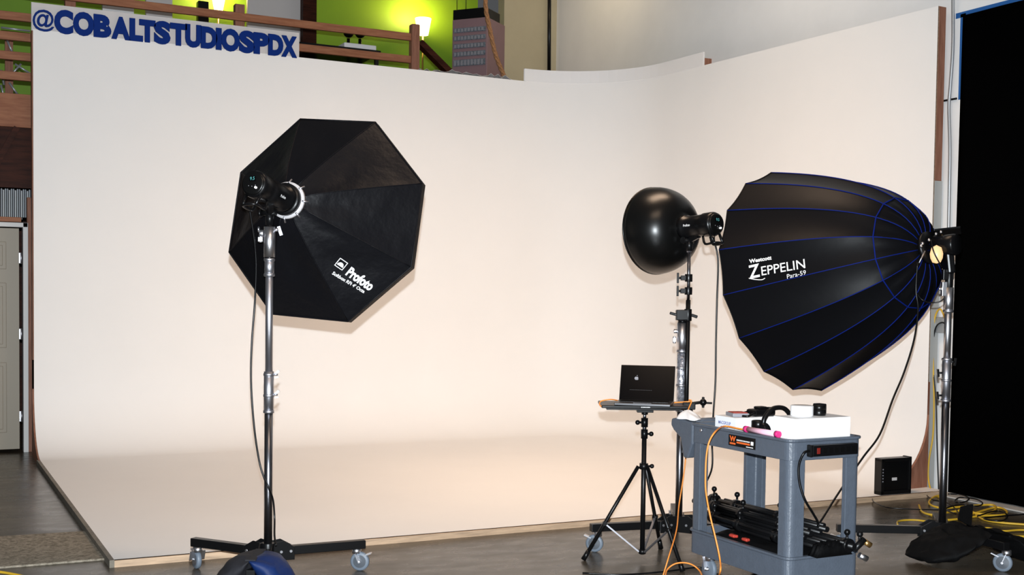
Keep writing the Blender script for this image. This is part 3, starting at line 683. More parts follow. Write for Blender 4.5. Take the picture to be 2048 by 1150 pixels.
# ribs 3 and 4 bound the printed panel (lower right)
_, t_, s_, pA = find(690, 548, 3, OA); _, _, _, pB = find(738, 581, 3, OA)
nr3 = facet_normal(3, t_, OA); upv = V((0, 0, 1))
planar_print(ob, pA, pB, upv, 'Profoto', .058, M['print'], nr3, .045)
_, _, _, pC = find(664, 545, 3, OA); _, _, _, pD = find(727, 583, 3, OA)
planar_print(ob, pC-UP*.006, pC-UP*.006+(pD-pC), upv, "Softbox RFi 4' Octa", .020, M['print'], nr3, .03)
_, _, _, pE = find(669, 527, 3, OA); tx = (pB-pA).normalized(); ty = nr3.cross(tx); ty = ty if ty.z > 0 else -ty
mb = MB(); sz = .052; o_ = pE+nr3*.005-ty*.005
for a_, b2, c_, d_ in ((0, 0, 1, .08), (0, .92, 1, 1), (0, 0, .08, 1), (.92, 0, 1, 1)):
    mb.add([o_+tx*sz*x+ty*sz*y_ for x, y_ in ((a_, b2), (c_, b2), (c_, d_), (a_, d_))], [(0, 1, 2, 3)])
arc = [o_+tx*sz*(.5+.36*math.cos(a_))+ty*sz*(.25+.42*math.sin(a_)) for a_ in [PI*i/14 for i in range(15)]]
mb.add(arc, [tuple(range(15))]); mb.build('emblem', M['print'], ob)
nose1 = apex-nrm*.045
bk1 = nose1-nrm*.33
T1, pc1, u1, sd1 = strobe(nose1, bk1, H3+V((0, 0, zof(440))), 'black strobe head with lit readout at the back of the octagonal softbox', L=.32, r_=.062)

# power cord of octagonal softbox strobe
cord = [C(498, 412, dS-.15), C(505, 455, dS-.12), C(512, 520, dS-.08), C(510, 600, dS-.05), C(504, 680, dS-.05), C(502, 760, dS-.05), C(508, 850, dS-.05), C(518, 920, dS-.045), C(528, 955, dS-.05), C(537, 975, dS-.06), C(546, 1000, dS-.03), C(549, 1035, dS-.02), C(549, 1070, dS-.06), C(552, 1092, dS-.09)]
MB().tube(cord, .0052, 8, 6).build('black_cable', M['black'], label='black power cord hanging beside the chrome stand under the octagonal softbox', cat='cord')

# sandbag in front of octagonal softbox stand
def sandbag(nm, corners, zt, label, mt, mt2=None, parent_label=None, droop=.6):
    # corners: outline on the floor; builds a lumpy pillow between floor and height zt
    n = len(corners); c_ = V((0, 0, 0))
    for p_ in corners: c_ += p_/n
    mb = MB(); vs = []; NS = n*6; prof_ = [(1.0, 0.0), (1.04, .18), (.98, .45), (.80, .78), (.5, .96), (.22, 1.0)]
    out = catmull(list(corners)+[corners[0]], 6)[:-1]; NS = len(out)
    for r_, h_ in prof_:
        for k, p_ in enumerate(out):
            q = c_.lerp(p_, r_); lump = 1+.08*math.sin(k*1.7+h_*4)+.05*math.sin(k*.9+2)
            vs.append(V((q.x, q.y, .002+zt*h_*lump)))
    fs = [(i*NS+k, i*NS+(k+1) % NS, (i+1)*NS+(k+1) % NS, (i+1)*NS+k) for i in range(len(prof_)-1) for k in range(NS)]
    fs += [tuple(reversed(range(NS))), tuple(range((len(prof_)-1)*NS, len(prof_)*NS))]
    mb.add(vs, fs, True); return mb
c_ = V((e3.x, e3.y, 0))+FW*.10
R0 = V((RT.x, RT.y, 0)).normalized(); F0 = V((FW.x, FW.y, 0)).normalized()
sbag = thing('sandbag', (c_.x, c_.y, 0), 'grey and blue saddle sandbag draped over the front leg of the octagonal softbox stand', 'sandbag')
for sgn, mt in ((-1, 'sandgrey'), (1, 'sandblue')):
    vs = []; nu, nv = 24, 26
    mb = MB()
    for side_ in (0, 1):
        pass
    prof_ = []
    for i in range(nu+1):
        t = i/nu; ox = sgn*(.0+.20*t); zt_ = .235-.19*t**1.3; thk = .004+.055*math.sin(PI*min(1, t*1.02))**.7
        for j in range(nv):
            a_ = 2*PI*j/nv
            wd = .13*(1+.12*math.sin(t*5))
            vs.append(c_+R0*(ox+math.sin(a_)*thk*.75*sgn)+F0*(math.cos(a_)*wd)+V((0, 0, max(.003, zt_+math.sin(a_)*thk*.75-.03))))
    mb.add(vs, [(i*nv+j, i*nv+(j+1) % nv, (i+1)*nv+(j+1) % nv, (i+1)*nv+j) for i in range(nu) for j in range(nv)]+[tuple(range(nv)), tuple(nu*nv+j for j in range(nv))], True)
    crumple(mb, .016, 12).build('saddle_half', M[mt], sbag, subsurf=1)
MB().bar(c_+V((0, 0, .21))-F0*.12, c_+V((0, 0, .21))+F0*.12, .05, .012).build('carry_strap', M['sandgrey'], sbag, bevel=.003)

# --- beauty dish stand
hub2 = Z(1357, 1047, .14); d2 = depth(hub2)
def z2(v, u=1357): return C(u, v, d2).z
eL2 = Z(1188, 1055, .14); dd = (V((eL2.x, eL2.y, 0))-V((hub2.x, hub2.y, 0))); a0 = math.atan2(dd.y, dd.x); ll = dd.length
ends2 = [(eL2.x, eL2.y)]+[(hub2.x+ll*math.cos(a0+q), hub2.y+ll*math.sin(a0+q)) for q in (2.35, -1.95)]
st2 = rolling_stand('rolling_light_stand', hub2, ends2,
    [(.1, z2(820), .021, 'darkchrome'), (z2(820), z2(700), .026, 'plastic_wrap'), (z2(705), z2(645), .030, 'chrome'), (z2(645), z2(640), .026, 'black')],
    'rolling stand with plastic wrapped column behind the laptop and cart', 'x')
P2 = V((hub2.x, hub2.y, 0))
for v_ in (702, 735, 770, 820): MB().lathe([(.026, -.008), (.031, -.006), (.031, .006), (.026, .008)], P2+V((0, 0, z2(v_))), (0, 0, 1), 24).build('collar', M['steel'], st2)
p = P2+V((0, 0, z2(662)))
MB().cyl(p-RT*.02, p-RT*.05, .012).obox(p-RT*.045-V((0, 0, .05)), RT*.010, FW*.012, V((0, 0, .012))).cyl(p-RT*.045-V((0, 0, .07)), p-RT*.045-V((0, 0, .03)), .009).build('side_clamp', M['chrome'], st2, bevel=.002)
rd_ = thing('extension_rod', C(1376, 905, d2-.06), 'thin black extension rod clamped upright beside the plastic wrapped column, carrying the dish', 'rod')
ro = lambda v: C(1374.5+(v<640)*1.0, v, d2-.07)
rx = ro(700)
def rp(v): return V((rx.x, rx.y, ro(v).z))
MB().cyl(rp(907), rp(600), .0135).build('lower_tube', M['blackmetal'], rd_)
MB().cyl(rp(600), rp(500), .0095).build('upper_tube', M['darkchrome'], rd_)
MB().cyl(rp(907), rp(895), .019).build('end_cap', M['black'], rd_)
for v_ in (556, 582):
    q = rp(v_); MB().cyl(q-V((0, 0, .022)), q+V((0, 0, .022)), .022).obox(q-RT*.028, RT*.018, FW*.012, V((0, 0, .014))).cyl(q-RT*.04, q-RT*.062, .007).bar(q-RT*.062-V((0, 0, .03)), q-RT*.062+V((0, 0, .03)), .012, .014, FW).build('clamp_knob', M['black'], rd_, bevel=.002)
q = rp(630)
MB().cyl(q-V((0, 0, .035)), q+V((0, 0, .035)), .022).obox(q-RT*.035, RT*.035, FW*.022, V((0, 0, .03))).bar(q-RT*.06, q-RT*.105+V((0, 0, .012)), .014, .016).bar(q+RT*.02, q+RT*.055-V((0, 0, .012)), .012, .018).build('super_clamp', M['black'], rd_, bevel=.004)
# dish
dD = d2-.07; ap2 = C(1368, 455, dD+.00); rc2 = C(1302, 462, dD+.165)
ax2 = (rc2-ap2).normalized(); LD = (rc2-ap2).length
top2 = on_plane(1306, 376, rc2, ax2); bot2 = on_plane(1313, 548, rc2, ax2); RD = ((top2-bot2).length)/2
rc2 = (top2+bot2)/2; ax2 = (rc2-ap2).normalized(); LD = (rc2-ap2).length
bd = thing('beauty_dish', ap2, 'round glossy black beauty dish reflector seen from behind, on the middle light', 'beauty dish')
pf = [(.055, -.01), (.062, .0)]+[(.062+(RD-.062)*math.sin(PI/2*(i/14))**.85, LD*(1-math.cos(PI/2*i/14))**.95*.98+.002) for i in range(1, 15)]
MB().lathe(pf, ap2, ax2, 56).build('bowl', M['gloss'], bd, solid=.003)
MB().tube([rc2+(basis(ax2)[0]*math.cos(2*PI*k/56)+basis(ax2)[1]*math.sin(2*PI*k/56))*RD for k in range(58)], .005, 8).build('rolled_rim', M['gloss'], bd)
MB().lathe([(.06, -.03), (.066, -.03), (.066, .012), (.06, .012)], ap2, ax2, 32).build('mount_collar', M['black'], bd)
bk2 = C(1432, 447, dD-.14)
T2, pc2, u2, sd2 = strobe(ap2-ax2*.0, ap2-ax2*.3, V((rx.x, rx.y, rp(492).z)), 'black strobe head with lit readout at the back of the round dish', L=.25, r_=.062)
q = rp(490); MB().cyl(rp(505), rp(480), .014).build('spigot', M['steel'], rd_)
hb2 = pc2-u2*.06
MB().tube([hb2, C(1428, 478, dD-.12), C(1436, 520, dD-.1), C(1434, 600, dD-.1), C(1432, 680, dD-.1), C(1431, 760, dD-.1), C(1427, 822, dD-.1), C(1424, 880, dD-.08), C(1424, 935, dD-.08), C(1408, 975, dD-.05), C(1400, 1005, dD-.05), Z(1402, 1040, .02), Z(1420, 1052, .006), Z(1450, 1050, .006)], .0052, 8, 6).build('black_cable', M['black'], label='black power cord hanging from the strobe of the round dish down behind cart', cat='cord')

# --- laptop tripod
dT = 6.5
col_t = C(1289.5, 822, dT); cb_ = V((col_t.x, col_t.y, 0))
tp3 = thing('tripod_stand', (cb_.x, cb_.y, 0), 'black tripod stand carrying the laptop tray in front of the white cyclorama', 'tripod')
def zt3(v): return C(1289, v, dT).z
MB().cyl(cb_+V((0, 0, .035)), cb_+V((0, 0, zt3(870))), .0135).build('centre_column', M['blackmetal'], tp3)
MB().cyl(cb_+V((0, 0, zt3(870))), cb_+V((0, 0, zt3(838))), .011).cyl(cb_+V((0, 0, zt3(838))), cb_+V((0, 0, zt3(826))), .009).build('upper_column', M['darkchrome'], tp3)
for v_, s_ in ((845, -1), (868, 1)):
    q = cb_+V((0, 0, zt3(v_))); MB().cyl(q-V((0, 0, .025)), q+V((0, 0, .025)), .019).cyl(q, q+RT*.03*s_, .006).ball(q+RT*.038*s_, .014, 10).build('locking_knob', M['black'], tp3)
q = cb_+V((0, 0, zt3(933)))
mb = MB().cyl(q-V((0, 0, .016)), q+V((0, 0, .016)), .024).cyl(q, q+RT*.04, .006).ball(q+RT*.045, .013, 10)
feet = [Z(1168, 1117, .012), Z(1347, 1160, .012)]
f1 = feet[0]; 
ang1 = math.atan2(f1.y-cb_.y, f1.x-cb_.x); rl = (f1-cb_).length
feet = [f1]+[V((cb_.x+rl*math.cos(ang1+s_), cb_.y+rl*math.sin(ang1+s_), .012)) for s_ in (2*PI/3, -2*PI/3)]
mb.build('leg_collar', M['blackmetal'], tp3)
low = cb_+V((0, 0, .05)); MB().cyl(low-V((0, 0, .012)), low+V((0, 0, .012)), .02).build('brace_collar', M['blackmetal'], tp3)
for f_ in feet:
    d_ = V((f_.x-cb_.x, f_.y-cb_.y, 0)).normalized(); a_ = q+d_*.03
    lg = MB().tube([a_, f_], .0105, 10).build('leg', M['blackmetal'], tp3)
    MB().cyl(f_+(a_-f_).normalized()*.05, f_-(a_-f_).normalized()*.008, .013, 12, .015).build('rubber_foot', M['black'], lg)
    mid = a_.lerp(f_, .62); MB().bar(mid, low+d_*.02, .012, .008).build('brace', M['steel'], tp3)
    MB().cyl(mid-d_.cross(V((0, 0, 1)))*.014, mid+d_.cross(V((0, 0, 1)))*.014, .012, 12).build('brace_joint', M['blackmetal'], tp3)
# tray
zt_ = zt3(811); tc_ = V((cb_.x, cb_.y, zt_))
la = C(1200, 808, dT+.02); lb = C(1370, 809, dT+.02)
xd_ = V((lb.x-la.x, lb.y-la.y, 0)).normalized(); yd_ = V((-xd_.y, xd_.x, 0)); yd_ = yd_ if yd_.dot(FW) > 0 else -yd_
mid_ = (la+lb)/2; mid_ = V((mid_.x, mid_.y, zt_))
hw = (lb-la).length/2
tray = thing('laptop_tray', mid_, 'flat black tray on the tripod, holding the open laptop', 'tray')
tray.location = (mid_.x, mid_.y, zt_)
MB().obox(mid_+yd_*.02, xd_*hw, yd_*.14, V((0, 0, .008))).build('platform', M['blackmetal'], tray, bevel=.004)
MB().obox(mid_+yd_*.02-V((0, 0, .014)), xd_*(hw-.03), yd_*.11, V((0, 0, .006))).build('under_frame', M['black'], tray, bevel=.002)
MB().cyl(tc_-V((0, 0, .05)), tc_-V((0, 0, .008)), .018).obox(tc_-V((0, 0, .025)), xd_*.045, yd_*.03, V((0, 0, .012))).build('mount_bracket', M['black'], tray, bevel=.003)
ta = mid_-yd_*.118-xd_*.03+V((0, 0, .0))
t_ = MB(); o_ = mid_-yd_*.1206-xd_*.02-V((0, 0, .003))
for k in range(8): t_.add([o_+xd_*(k*.0062+a_)+V((0, 0, b2)) for a_, b2 in ((0, 0), (.0045, 0), (.0045, .005), (0, .005))], [(0, 1, 2, 3)])
t_.build('printing', M['print'], tray)
# laptop
zl_ = zt_+.008
h0 = C(1238, 797, dT+.06); h1 = C(1347, 799, dT+.06)
hm = (h0+h1)/2; hm = V((hm.x, hm.y, zl_)); LW = .152
xd_o, yd_o = xd_, yd_; _m = Matrix.Rotation(-.22, 3, 'Z'); xd_, yd_ = _m@xd_, _m@yd_
lap = thing('laptop', hm, 'open dark laptop with a nearly black screen on the tripod tray', 'laptop')
lap.location = (hm.x, hm.y, zl_)
MB().obox(hm-yd_*.105+V((0, 0, .009)), xd_*LW, yd_*.105, V((0, 0, .007))).build('base', M['alu'], lap, bevel=.003)
MB().obox(hm-yd_*.08+V((0, 0, .0168)), xd_*(LW-.02), yd_*.05, V((0, 0, .001))).build('keyboard', M['black'], lap)
MB().obox(hm-yd_*.165+V((0, 0, .0166)), xd_*.05, yd_*.03, V((0, 0, .0006))).build('trackpad', M['alu'], lap)
sl = V((0, 0, 1))*math.cos(.38)+yd_*math.sin(.38); lean = xd_*.06; sn = sl.cross(xd_); sn = sn if sn.dot(FW) < 0 else -sn
sc_ = hm+V((0, 0, .012)); hS = .208
sl2 = (sl+lean*.4).normalized()
MB().obox(sc_+sl*hS/2, xd_*LW, sl*hS/2, sn*.003).build('lid', M['alu'], lap, bevel=.003)
MB().obox(sc_+sl*(hS/2)+sn*.0033, xd_*(LW-.002), sl*(hS/2-.003), sn*.0006).build('screen', M['screenoff'], lap)
# faint logo on the dark screen
lc = sc_+sn*.0045-xd_*(LW*.40)+sl*(hS*.62); mb = MB(); s_ = .013
def lobe(pts): mb.add([lc+xd_*x*s_+sl*y_*s_ for x, y_ in pts], [tuple(range(len(pts)))])
ap = []
for i in range(40):
    a_ = 2*PI*i/40; rr = .88+.10*math.cos(2*a_+.2)-.14*math.exp(-((a_-PI/2)**2)*12)-.10*math.exp(-((a_-3*PI/2)**2)*12)
    x, y_ = rr*math.cos(a_)*.92, rr*math.sin(a_)
    dx_, dy_ = x-1.05, y_-.15; dl = math.hypot(dx_, dy_)
    if dl < .42: x, y_ = 1.05+dx_/dl*.42, .15+dy_/dl*.42
    ap.append((x, y_))
lobe(ap); lobe([(0, 1.0), (.05, 1.3), (.35, 1.5), (.33, 1.2)])
mb.build('screen_logo', M['greyprint'], lap)
mb = MB()
for k in range(14): mb.add([sc_+sn*.0045+xd_*(-.095+k*.009+a_)+sl*(.060+b2) for a_, b2 in ((0, 0), (.006, 0), (.006, .0018), (0, .0018))], [(0, 1, 2, 3)])
mb.build('screen_text_line', mat('dim_print', (.05, .05, .055), .5), lap)
xd_, yd_ = xd_o, yd_o
# clamp on tray end + orange strap loop
ce = mid_+xd_*(hw-.0)
cl = thing('table_clamp', ce, 'dark grey clamp gripping the right end of the laptop tray', 'clamp')
cl.location = ce
MB().obox(ce+xd_*.02+V((0, 0, .0)), xd_*.035, yd_*.025, V((0, 0, .02))).cyl(ce+xd_*.02-V((0, 0, .08)), ce+xd_*.02, .010).obox(ce+xd_*.02-V((0, 0, .035)), xd_*.022, yd_*.02, V((0, 0, .016))).build('jaw', M['blackmetal'], cl, bevel=.005)
MB().tube([ce+xd_*.02+V((0, 0, .01)), ce+xd_*.09+V((0, 0, .02))], .009, 10).ball(ce+xd_*.10+V((0, 0, .02)), .02, 12).bar(ce+xd_*.10+V((0, 0, .05)), ce+xd_*.10-V((0, 0, .01)), .014, .014, yd_).bar(ce+xd_*.08+V((0, 0, .018)), ce+xd_*.15+V((0, 0, .016)), .008, .012).build('wing_handle', M['black'], cl, bevel=.003)
dO = depth(ce)
# orange tether cable: from laptop round the tray, over to the clamp, down beside the cart
MB().tube([hm-xd_*(LW-.0)+V((0, 0, .012))-yd_*.02, C(1222, 799, dT-.02), C(1203, 802, dT-.03), C(1199, 808, dT-.05), C(1202, 813, dT-.08)], .0035, 8, 6).build('tether_cable', M['orange'], label='orange tether cable curling over the left end of the laptop tray', cat='cable')
MB().tube([ce-xd_*.06+V((0, 0, .016)), ce+xd_*.03+V((0, 0, .024)), C(1378, 800, dO-.04), C(1383, 803, dO-.05), C(1376, 822, dO-.03), C(1374, 850, dO), C(1373, 890, dO), C(1371, 920, dO), C(1366, 960, dO), C(1358, 1010, dO), C(1353, 1060, dO-.2), Z(1338, 1112, .12), Z(1324, 1158, .006)], .0038, 8, 6).build('tether_cable', M['orange'], label='orange tether cable hanging from the tray clamp down left of the cart', cat='cable')

# ================================================================== CART
cx0, cx1, cy0, cy1 = -3.135, -2.695, -6.72, -5.94
CZ = .81
ct = thing('utility_cart', ((cx0+cx1)/2, (cy0+cy1)/2, 0), 'dark grey two-shelf plastic utility cart loaded with gear', 'cart')
def rrect(x0, x1, y0, y1, r_, n=5):
    P_ = []
    for (cx, cy_, a0_) in ((x1-r_, y1-r_, 0), (x0+r_, y1-r_, PI/2), (x0+r_, y0+r_, PI), (x1-r_, y0+r_, 3*PI/2)):
        P_ += [(cx+r_*math.cos(a0_+PI/2*i/n), cy_+r_*math.sin(a0_+PI/2*i/n)) for i in range(n+1)]
    return P_
def tray_mb(z0_, z1_, zf):     # open tray with wall thickness: outer wall, flat rim, inner wall, floor
    o_ = rrect(cx0, cx1, cy0, cy1, .04); o2 = rrect(cx0-.008, cx1+.008, cy0-.008, cy1+.008, .045); i_ = rrect(cx0+.018, cx1-.018, cy0+.018, cy1-.018, .03); n = len(o_)
    rings = [[(x, y_, z0_) for x, y_ in i_], [(x, y_, z0_) for x, y_ in o_], [(x, y_, z1_-.014) for x, y_ in o_], [(x, y_, z1_-.012) for x, y_ in o2], [(x, y_, z1_) for x, y_ in o2], [(x, y_, z1_) for x, y_ in i_], [(x, y_, zf) for x, y_ in i_]]
    mb = MB(); mb.add([p_ for r_ in rings for p_ in r_], [(a_*n+k, a_*n+(k+1) % n, (a_+1)*n+(k+1) % n, (a_+1)*n+k) for a_ in range(6) for k in range(n)]+[tuple(6*n+k for k in range(n)), tuple(k for k in reversed(range(n)))])
    return mb
tray_mb(CZ-.10, CZ, CZ-.035).build('top_shelf', M['cart'], ct, bevel=.003)
tray_mb(.135, .26, .17).build('bottom_shelf', M['cart'], ct, bevel=.003)
for sx, sy in ((0, 0), (0, 1), (1, 0), (1, 1)):
    # L-shaped rounded corner post
    X0 = cx1 if sx else cx0; Y0 = cy1 if sy else cy0; mx = -1 if sx else 1; my = -1 if sy else 1
    def q(a_, b2): return (X0+mx*a_, Y0+my*b2)
    rr = .038; outer = [q(.095, .004)]+[q(rr-(rr-.004)*math.sin(t), rr-(rr-.004)*math.cos(t)) for t in [PI/2*i/6 for i in range(7)]]+[q(.004, .08)]
    inner_ = [q(.03, .08), q(.03, .036), q(.036, .03), q(.095, .03)]
    MB().prism([(x, y_, .2) for x, y_ in outer+inner_], (0, 0, CZ-.09-.2)).build('corner_post', M['cart'], ct, bevel=.003)
# handle end
for s_ in (0, 1):
    xa = cx0-.005 if s_ == 0 else cx1-.045
    yy = cy1
    MB().prism([(xa, yy-.02, CZ), (xa, yy+.13, CZ+.012), (xa, yy+.17, CZ+.004), (xa, yy+.175, CZ-.03), (xa, yy+.15, CZ-.055), (xa, yy+.085, CZ-.09), (xa, yy+.055, CZ-.19), (xa, yy+.02, CZ-.19), (xa, yy-.02, CZ-.11)], (.05, 0, 0)).build('handle_bracket', M['cart'], ct, bevel=.008)
MB().cyl((cx0, cy1+.145, CZ-.022), (cx1, cy1+.145, CZ-.022), .025).build('handle_bar', M['cart'], ct)
# screws, label
MB().cyl((cx0-.012, cy1-.10, CZ-.03), (cx0, cy1-.10, CZ-.03), .008).build('screw', M['steel'], ct)
lp0, lp1 = X(1457, 868, cx0-.004), X(1510, 877, cx0-.004)
ly0, ly1 = lp0.y, lp1.y; lz1, lz0 = CZ-.024, CZ-.078
lb_ = MB().box((cx0-.003, ly1, lz0), (cx0+.004, ly0, lz1)).build('label_plate', M['black'], ct)
ex = V((0, -1, 0)); o_ = V((cx0-.0045, ly0, lz0)); LWd = ly0-ly1; LH = lz1-lz0
mb = MB(); text_on(mb, 'W', o_+ex*LWd*.05+V((0, 0, LH*.40)), ex, V((0, 0, 1)), LWd*.24, LH*.50, 0, .05)
mb.add([o_+ex*LWd*a_+V((0, 0, LH*b2)) for a_, b2 in ((.06, .14), (.28, .14), (.28, .30), (.06, .30))], [(0, 1, 2, 3)])
mb.add([o_+ex*LWd*a_+V((0, 0, LH*b2)) for a_, b2 in ((.32, .30), (.82, .30), (.82, .46), (.32, .46))], [(0, 1, 2, 3)])
mb.build('label_printing', M['orangeprint'], lb_)
mb = MB()
for k in range(9): mb.add([o_+ex*LWd*(.32+k*.056+a_)+V((0, 0, LH*b2)) for a_, b2 in ((0, .54), (.04, .54), (.04, .66), (0, .66))], [(0, 1, 2, 3)])
mb.add([o_+ex*LWd*a_+V((0, 0, LH*b2)) for a_, b2 in ((.85, .35), (.95, .35), (.95, .68), (.85, .68))], [(0, 1, 2, 3)])
mb.add([o_+ex*LWd*a_+V((0, 0, LH*b2)) for a_, b2 in ((.68, .10), (.94, .10), (.94, .17), (.68, .17))], [(0, 1, 2, 3)])
mb.build('label_printing', M['print'], lb_)
for sx in (cx0+.07, cx1-.07):
    for sy in (cy0+.09, cy1-.09): 
        c_ = V((sx, sy, .055)); f = MB().cyl((sx, sy, .10), (sx, sy, .137), .03).bar((sx-.02, sy, .055), (sx-.02, sy+.015, .12), .004, .03, (1, 0, 0)).bar((sx+.02, sy, .055), (sx+.02, sy+.015, .12), .004, .03, (1, 0, 0)).cyl((sx-.024, sy, .055), (sx+.024, sy, .055), .008)
        cs = f.build('caster', M['chrome'], ct)
        MB().lathe([(.012, -.012), (.048, -.013), (.055, -.008), (.055, .008), (.048, .013), (.012, .012)], c_, (1, 0, 0), 28).build('tyre', M['rubber'], cs)

ZF = CZ-.034
def box_on(name, pts, h, mt, label, cat, z=ZF, bevel=.0015):
    return MB().prism([V((p_.x, p_.y, z)) for p_ in pts], (0, 0, h)).build(name, M[mt], label=label, cat=cat, bevel=bevel)
def pl(u, v, z): p_ = Z(u, v, z); return V((p_.x, p_.y, 0))
# large white box (front right)
zt_b = ZF+.135
n_ = pl(1583, 838, zt_b); r_ = pl(1707, 834.5, zt_b); l_ = pl(1553, 832.5, zt_b)
n_ = V((cx0+.058, cy0+.033, 0)); 
wx = V((.335, .0, 0)); wy = V((0, .16, 0))
box_on('white_box', [n_, n_+wx, n_+wx+wy, n_+wy], .125, 'white', 'large plain white cardboard box at the front right corner of cart top', 'box')
zb_ = ZF+.126
# on top of it: white round tub and black lens
p_ = pl(1614, 833, zb_)
c_ = n_+V((.155, .085, 0))
MB().lathe([(0, 0), (.052, 0), (.054, .004), (.054, .048), (.050, .05), (0, .05)], V((c_.x-.03, c_.y+.02, zb_)), (0, 0, 1), 32).build('white_tub', M['white'], label='white round tub standing on the large white box', cat='tub')
tc_ = V((c_.x+.068, c_.y+.01, zb_))
ln = thing('camera_lens', tc_, 'short black camera lens standing beside the white tub on the large box', 'lens')
MB().lathe([(0, 0), (.030, 0), (.032, .003), (.032, .026), (.029, .028)], tc_, (0, 0, 1), 28).build('barrel', M['black'], ln)
MB().lathe([(.029, .028), (.031, .030), (.031, .048), (.026, .050), (0, .048)], tc_, (0, 0, 1), 28).build('focus_ring', M['gloss'], ln)
q = tc_+V((.03, .06, 0))
MB().box((q.x+.0, q.y-.03, zb_), (q.x+.045, q.y+.02, zb_+.05)).build('battery_pack', M['black'], label='small upright black battery pack behind the lens on the large white box', cat='battery', bevel=.004)
# left white box with blue-printed label
a_ = pl(1425, 852, ZF+.0)
bx = V((cx0+.05, cy0+.47, 0))
wb = MB().prism([V((bx.x, bx.y, ZF)), V((bx.x+.30, bx.y, ZF)), V((bx.x+.30, bx.y+.17, ZF)), V((bx.x, bx.y+.17, ZF))], (0, 0, .085)).build('white_box', M['white'], label='low white cardboard box with blue printed label at the left of cart top', cat='box', bevel=.0015)
mb = MB(); text_on(mb, 'MACGROUP', (bx.x-.001, bx.y+.14, ZF+.045), (0, -1, 0), (0, 0, 1), .10, .016, 0, .02)
mb.add([(bx.x-.001, bx.y+.12-k*.012, ZF+.03+b2) for k, b2 in ((0, 0), (5, 0), (5, .005), (0, .005))], [(0, 1, 2, 3)])
mb.build('printed_label', M['blueprint'], wb)
zw = ZF+.0855
# phone/card pad + camera on the left box
def flat(name, u0, u1, v, z, dy, h, mt, label, cat):
    a_ = pl(u0, v, z); b2 = pl(u1, v, z); d_ = (b2-a_); n2 = V((-d_.y, d_.x, 0)).normalized()*dy
    return MB().prism([V((p.x, p.y, z)) for p in (a_, b2, b2+n2, a_+n2)], (0, 0, h)).build(name, M[mt], label=label, cat=cat, bevel=.003)
wl = MB().prism([(bx.x+.02, bx.y+.05, zw), (bx.x+.10, bx.y+.02, zw), (bx.x+.13, bx.y+.12, zw), (bx.x+.05, bx.y+.15, zw)], (0, 0, .018)).build('card_wallet', M['greyprint'], label='flat grey wallet with a red top on the low white box', cat='wallet', bevel=.003)
MB().prism([(bx.x+.03, bx.y+.06, zw+.018), (bx.x+.10, bx.y+.035, zw+.018), (bx.x+.12, bx.y+.11, zw+.018), (bx.x+.055, bx.y+.135, zw+.018)], (0, 0, .003)).build('red_card', M['red'], wl)
cmr = thing('photo_camera', (bx.x+.2, bx.y+.06, zw), 'black camera lying on its back on the low white box', 'camera')
kx, ky = bx.x+.17, bx.y+.02
MB().box((kx-.035, ky, zw), (kx+.10, ky+.075, zw+.035)).build('body', M['black'], cmr, bevel=.01)
MB().box((kx+.0, ky+.01, zw+.035), (kx+.055, ky+.06, zw+.048)).build('viewfinder', M['black'], cmr, bevel=.008)
MB().cyl((kx+.08, ky+.03, zw+.035), (kx+.08, ky+.03, zw+.043), .014).build('dial', M['blackmetal'], cmr)
MB().tube([(kx-.035, ky, zw+.02), (kx-.09, ky-.01, zw+.006), (kx-.10, ky+.05, zw+.008), (kx-.035, ky+.06, zw+.02)], .006, 8, 5).build('strap', M['black'], cmr)
# second camera / headphones between the boxes
h_ = V((cx0+.17, cy0+.30, ZF))
hp = thing('headphones', h_, 'black headphones standing between the two white boxes on the cart', 'headphones')
MB().tube([h_+V((-.085, 0, .04)), h_+V((-.08, .0, .10)), h_+V((-.03, 0, .145)), h_+V((.04, 0, .145)), h_+V((.085, 0, .10)), h_+V((.09, 0, .04))], .012, 10, 6).build('headband', M['black'], hp)
for s_ in (-1, 1): MB().lathe([(0, -.02), (.036, -.02), (.04, -.012), (.04, .012), (.034, .02), (0, .02)], h_+V((s_*.085, 0, .04)), (1, 0, 0), 28).build('ear_cup', M['black'], hp)
MB().tube([h_+V((.10, .03, .1)), h_+V((.15, .03, .145)), h_+V((.22, .03, .145))], .004, 8, 4).build('boom_wire', M['darkchrome'], hp)
# tripod head plate bits beyond: small black camera on its side
c_ = V((cx0+.30, cy0+.27, ZF))
c2 = thing('photo_camera', c_, 'black camera with chrome dials behind the large white box', 'camera')
MB().box((c_.x-.06, c_.y-.02, ZF), (c_.x+.08, c_.y+.05, ZF+.10)).build('body', M['black'], c2, bevel=.012)
MB().box((c_.x-.02, c_.y-.01, ZF+.10), (c_.x+.04, c_.y+.04, ZF+.125)).build('viewfinder', M['black'], c2, bevel=.01)
for k in (-.045, .06): MB().cyl((c_.x+k, c_.y+.01, ZF+.10), (c_.x+k, c_.y+.01, ZF+.115), .014).build('dial', M['chrome'], c2)
# lens hood cone
c_ = V((cx0+.082, cy0+.335, ZF))
lh = thing('camera_lens', c_, 'tapered black lens standing upright at the left edge in the middle of the cart', 'lens')
MB().lathe([(0, 0), (.055, 0), (.055, .012), (.034, .05), (.032, .055)], c_, (0, 0, 1), 32).build('hood', M['black'], lh)
MB().lathe([(.032, .055), (.034, .058), (.034, .085), (.028, .088), (0, .086)], c_, (0, 0, 1), 32).build('barrel', M['gloss'], lh)
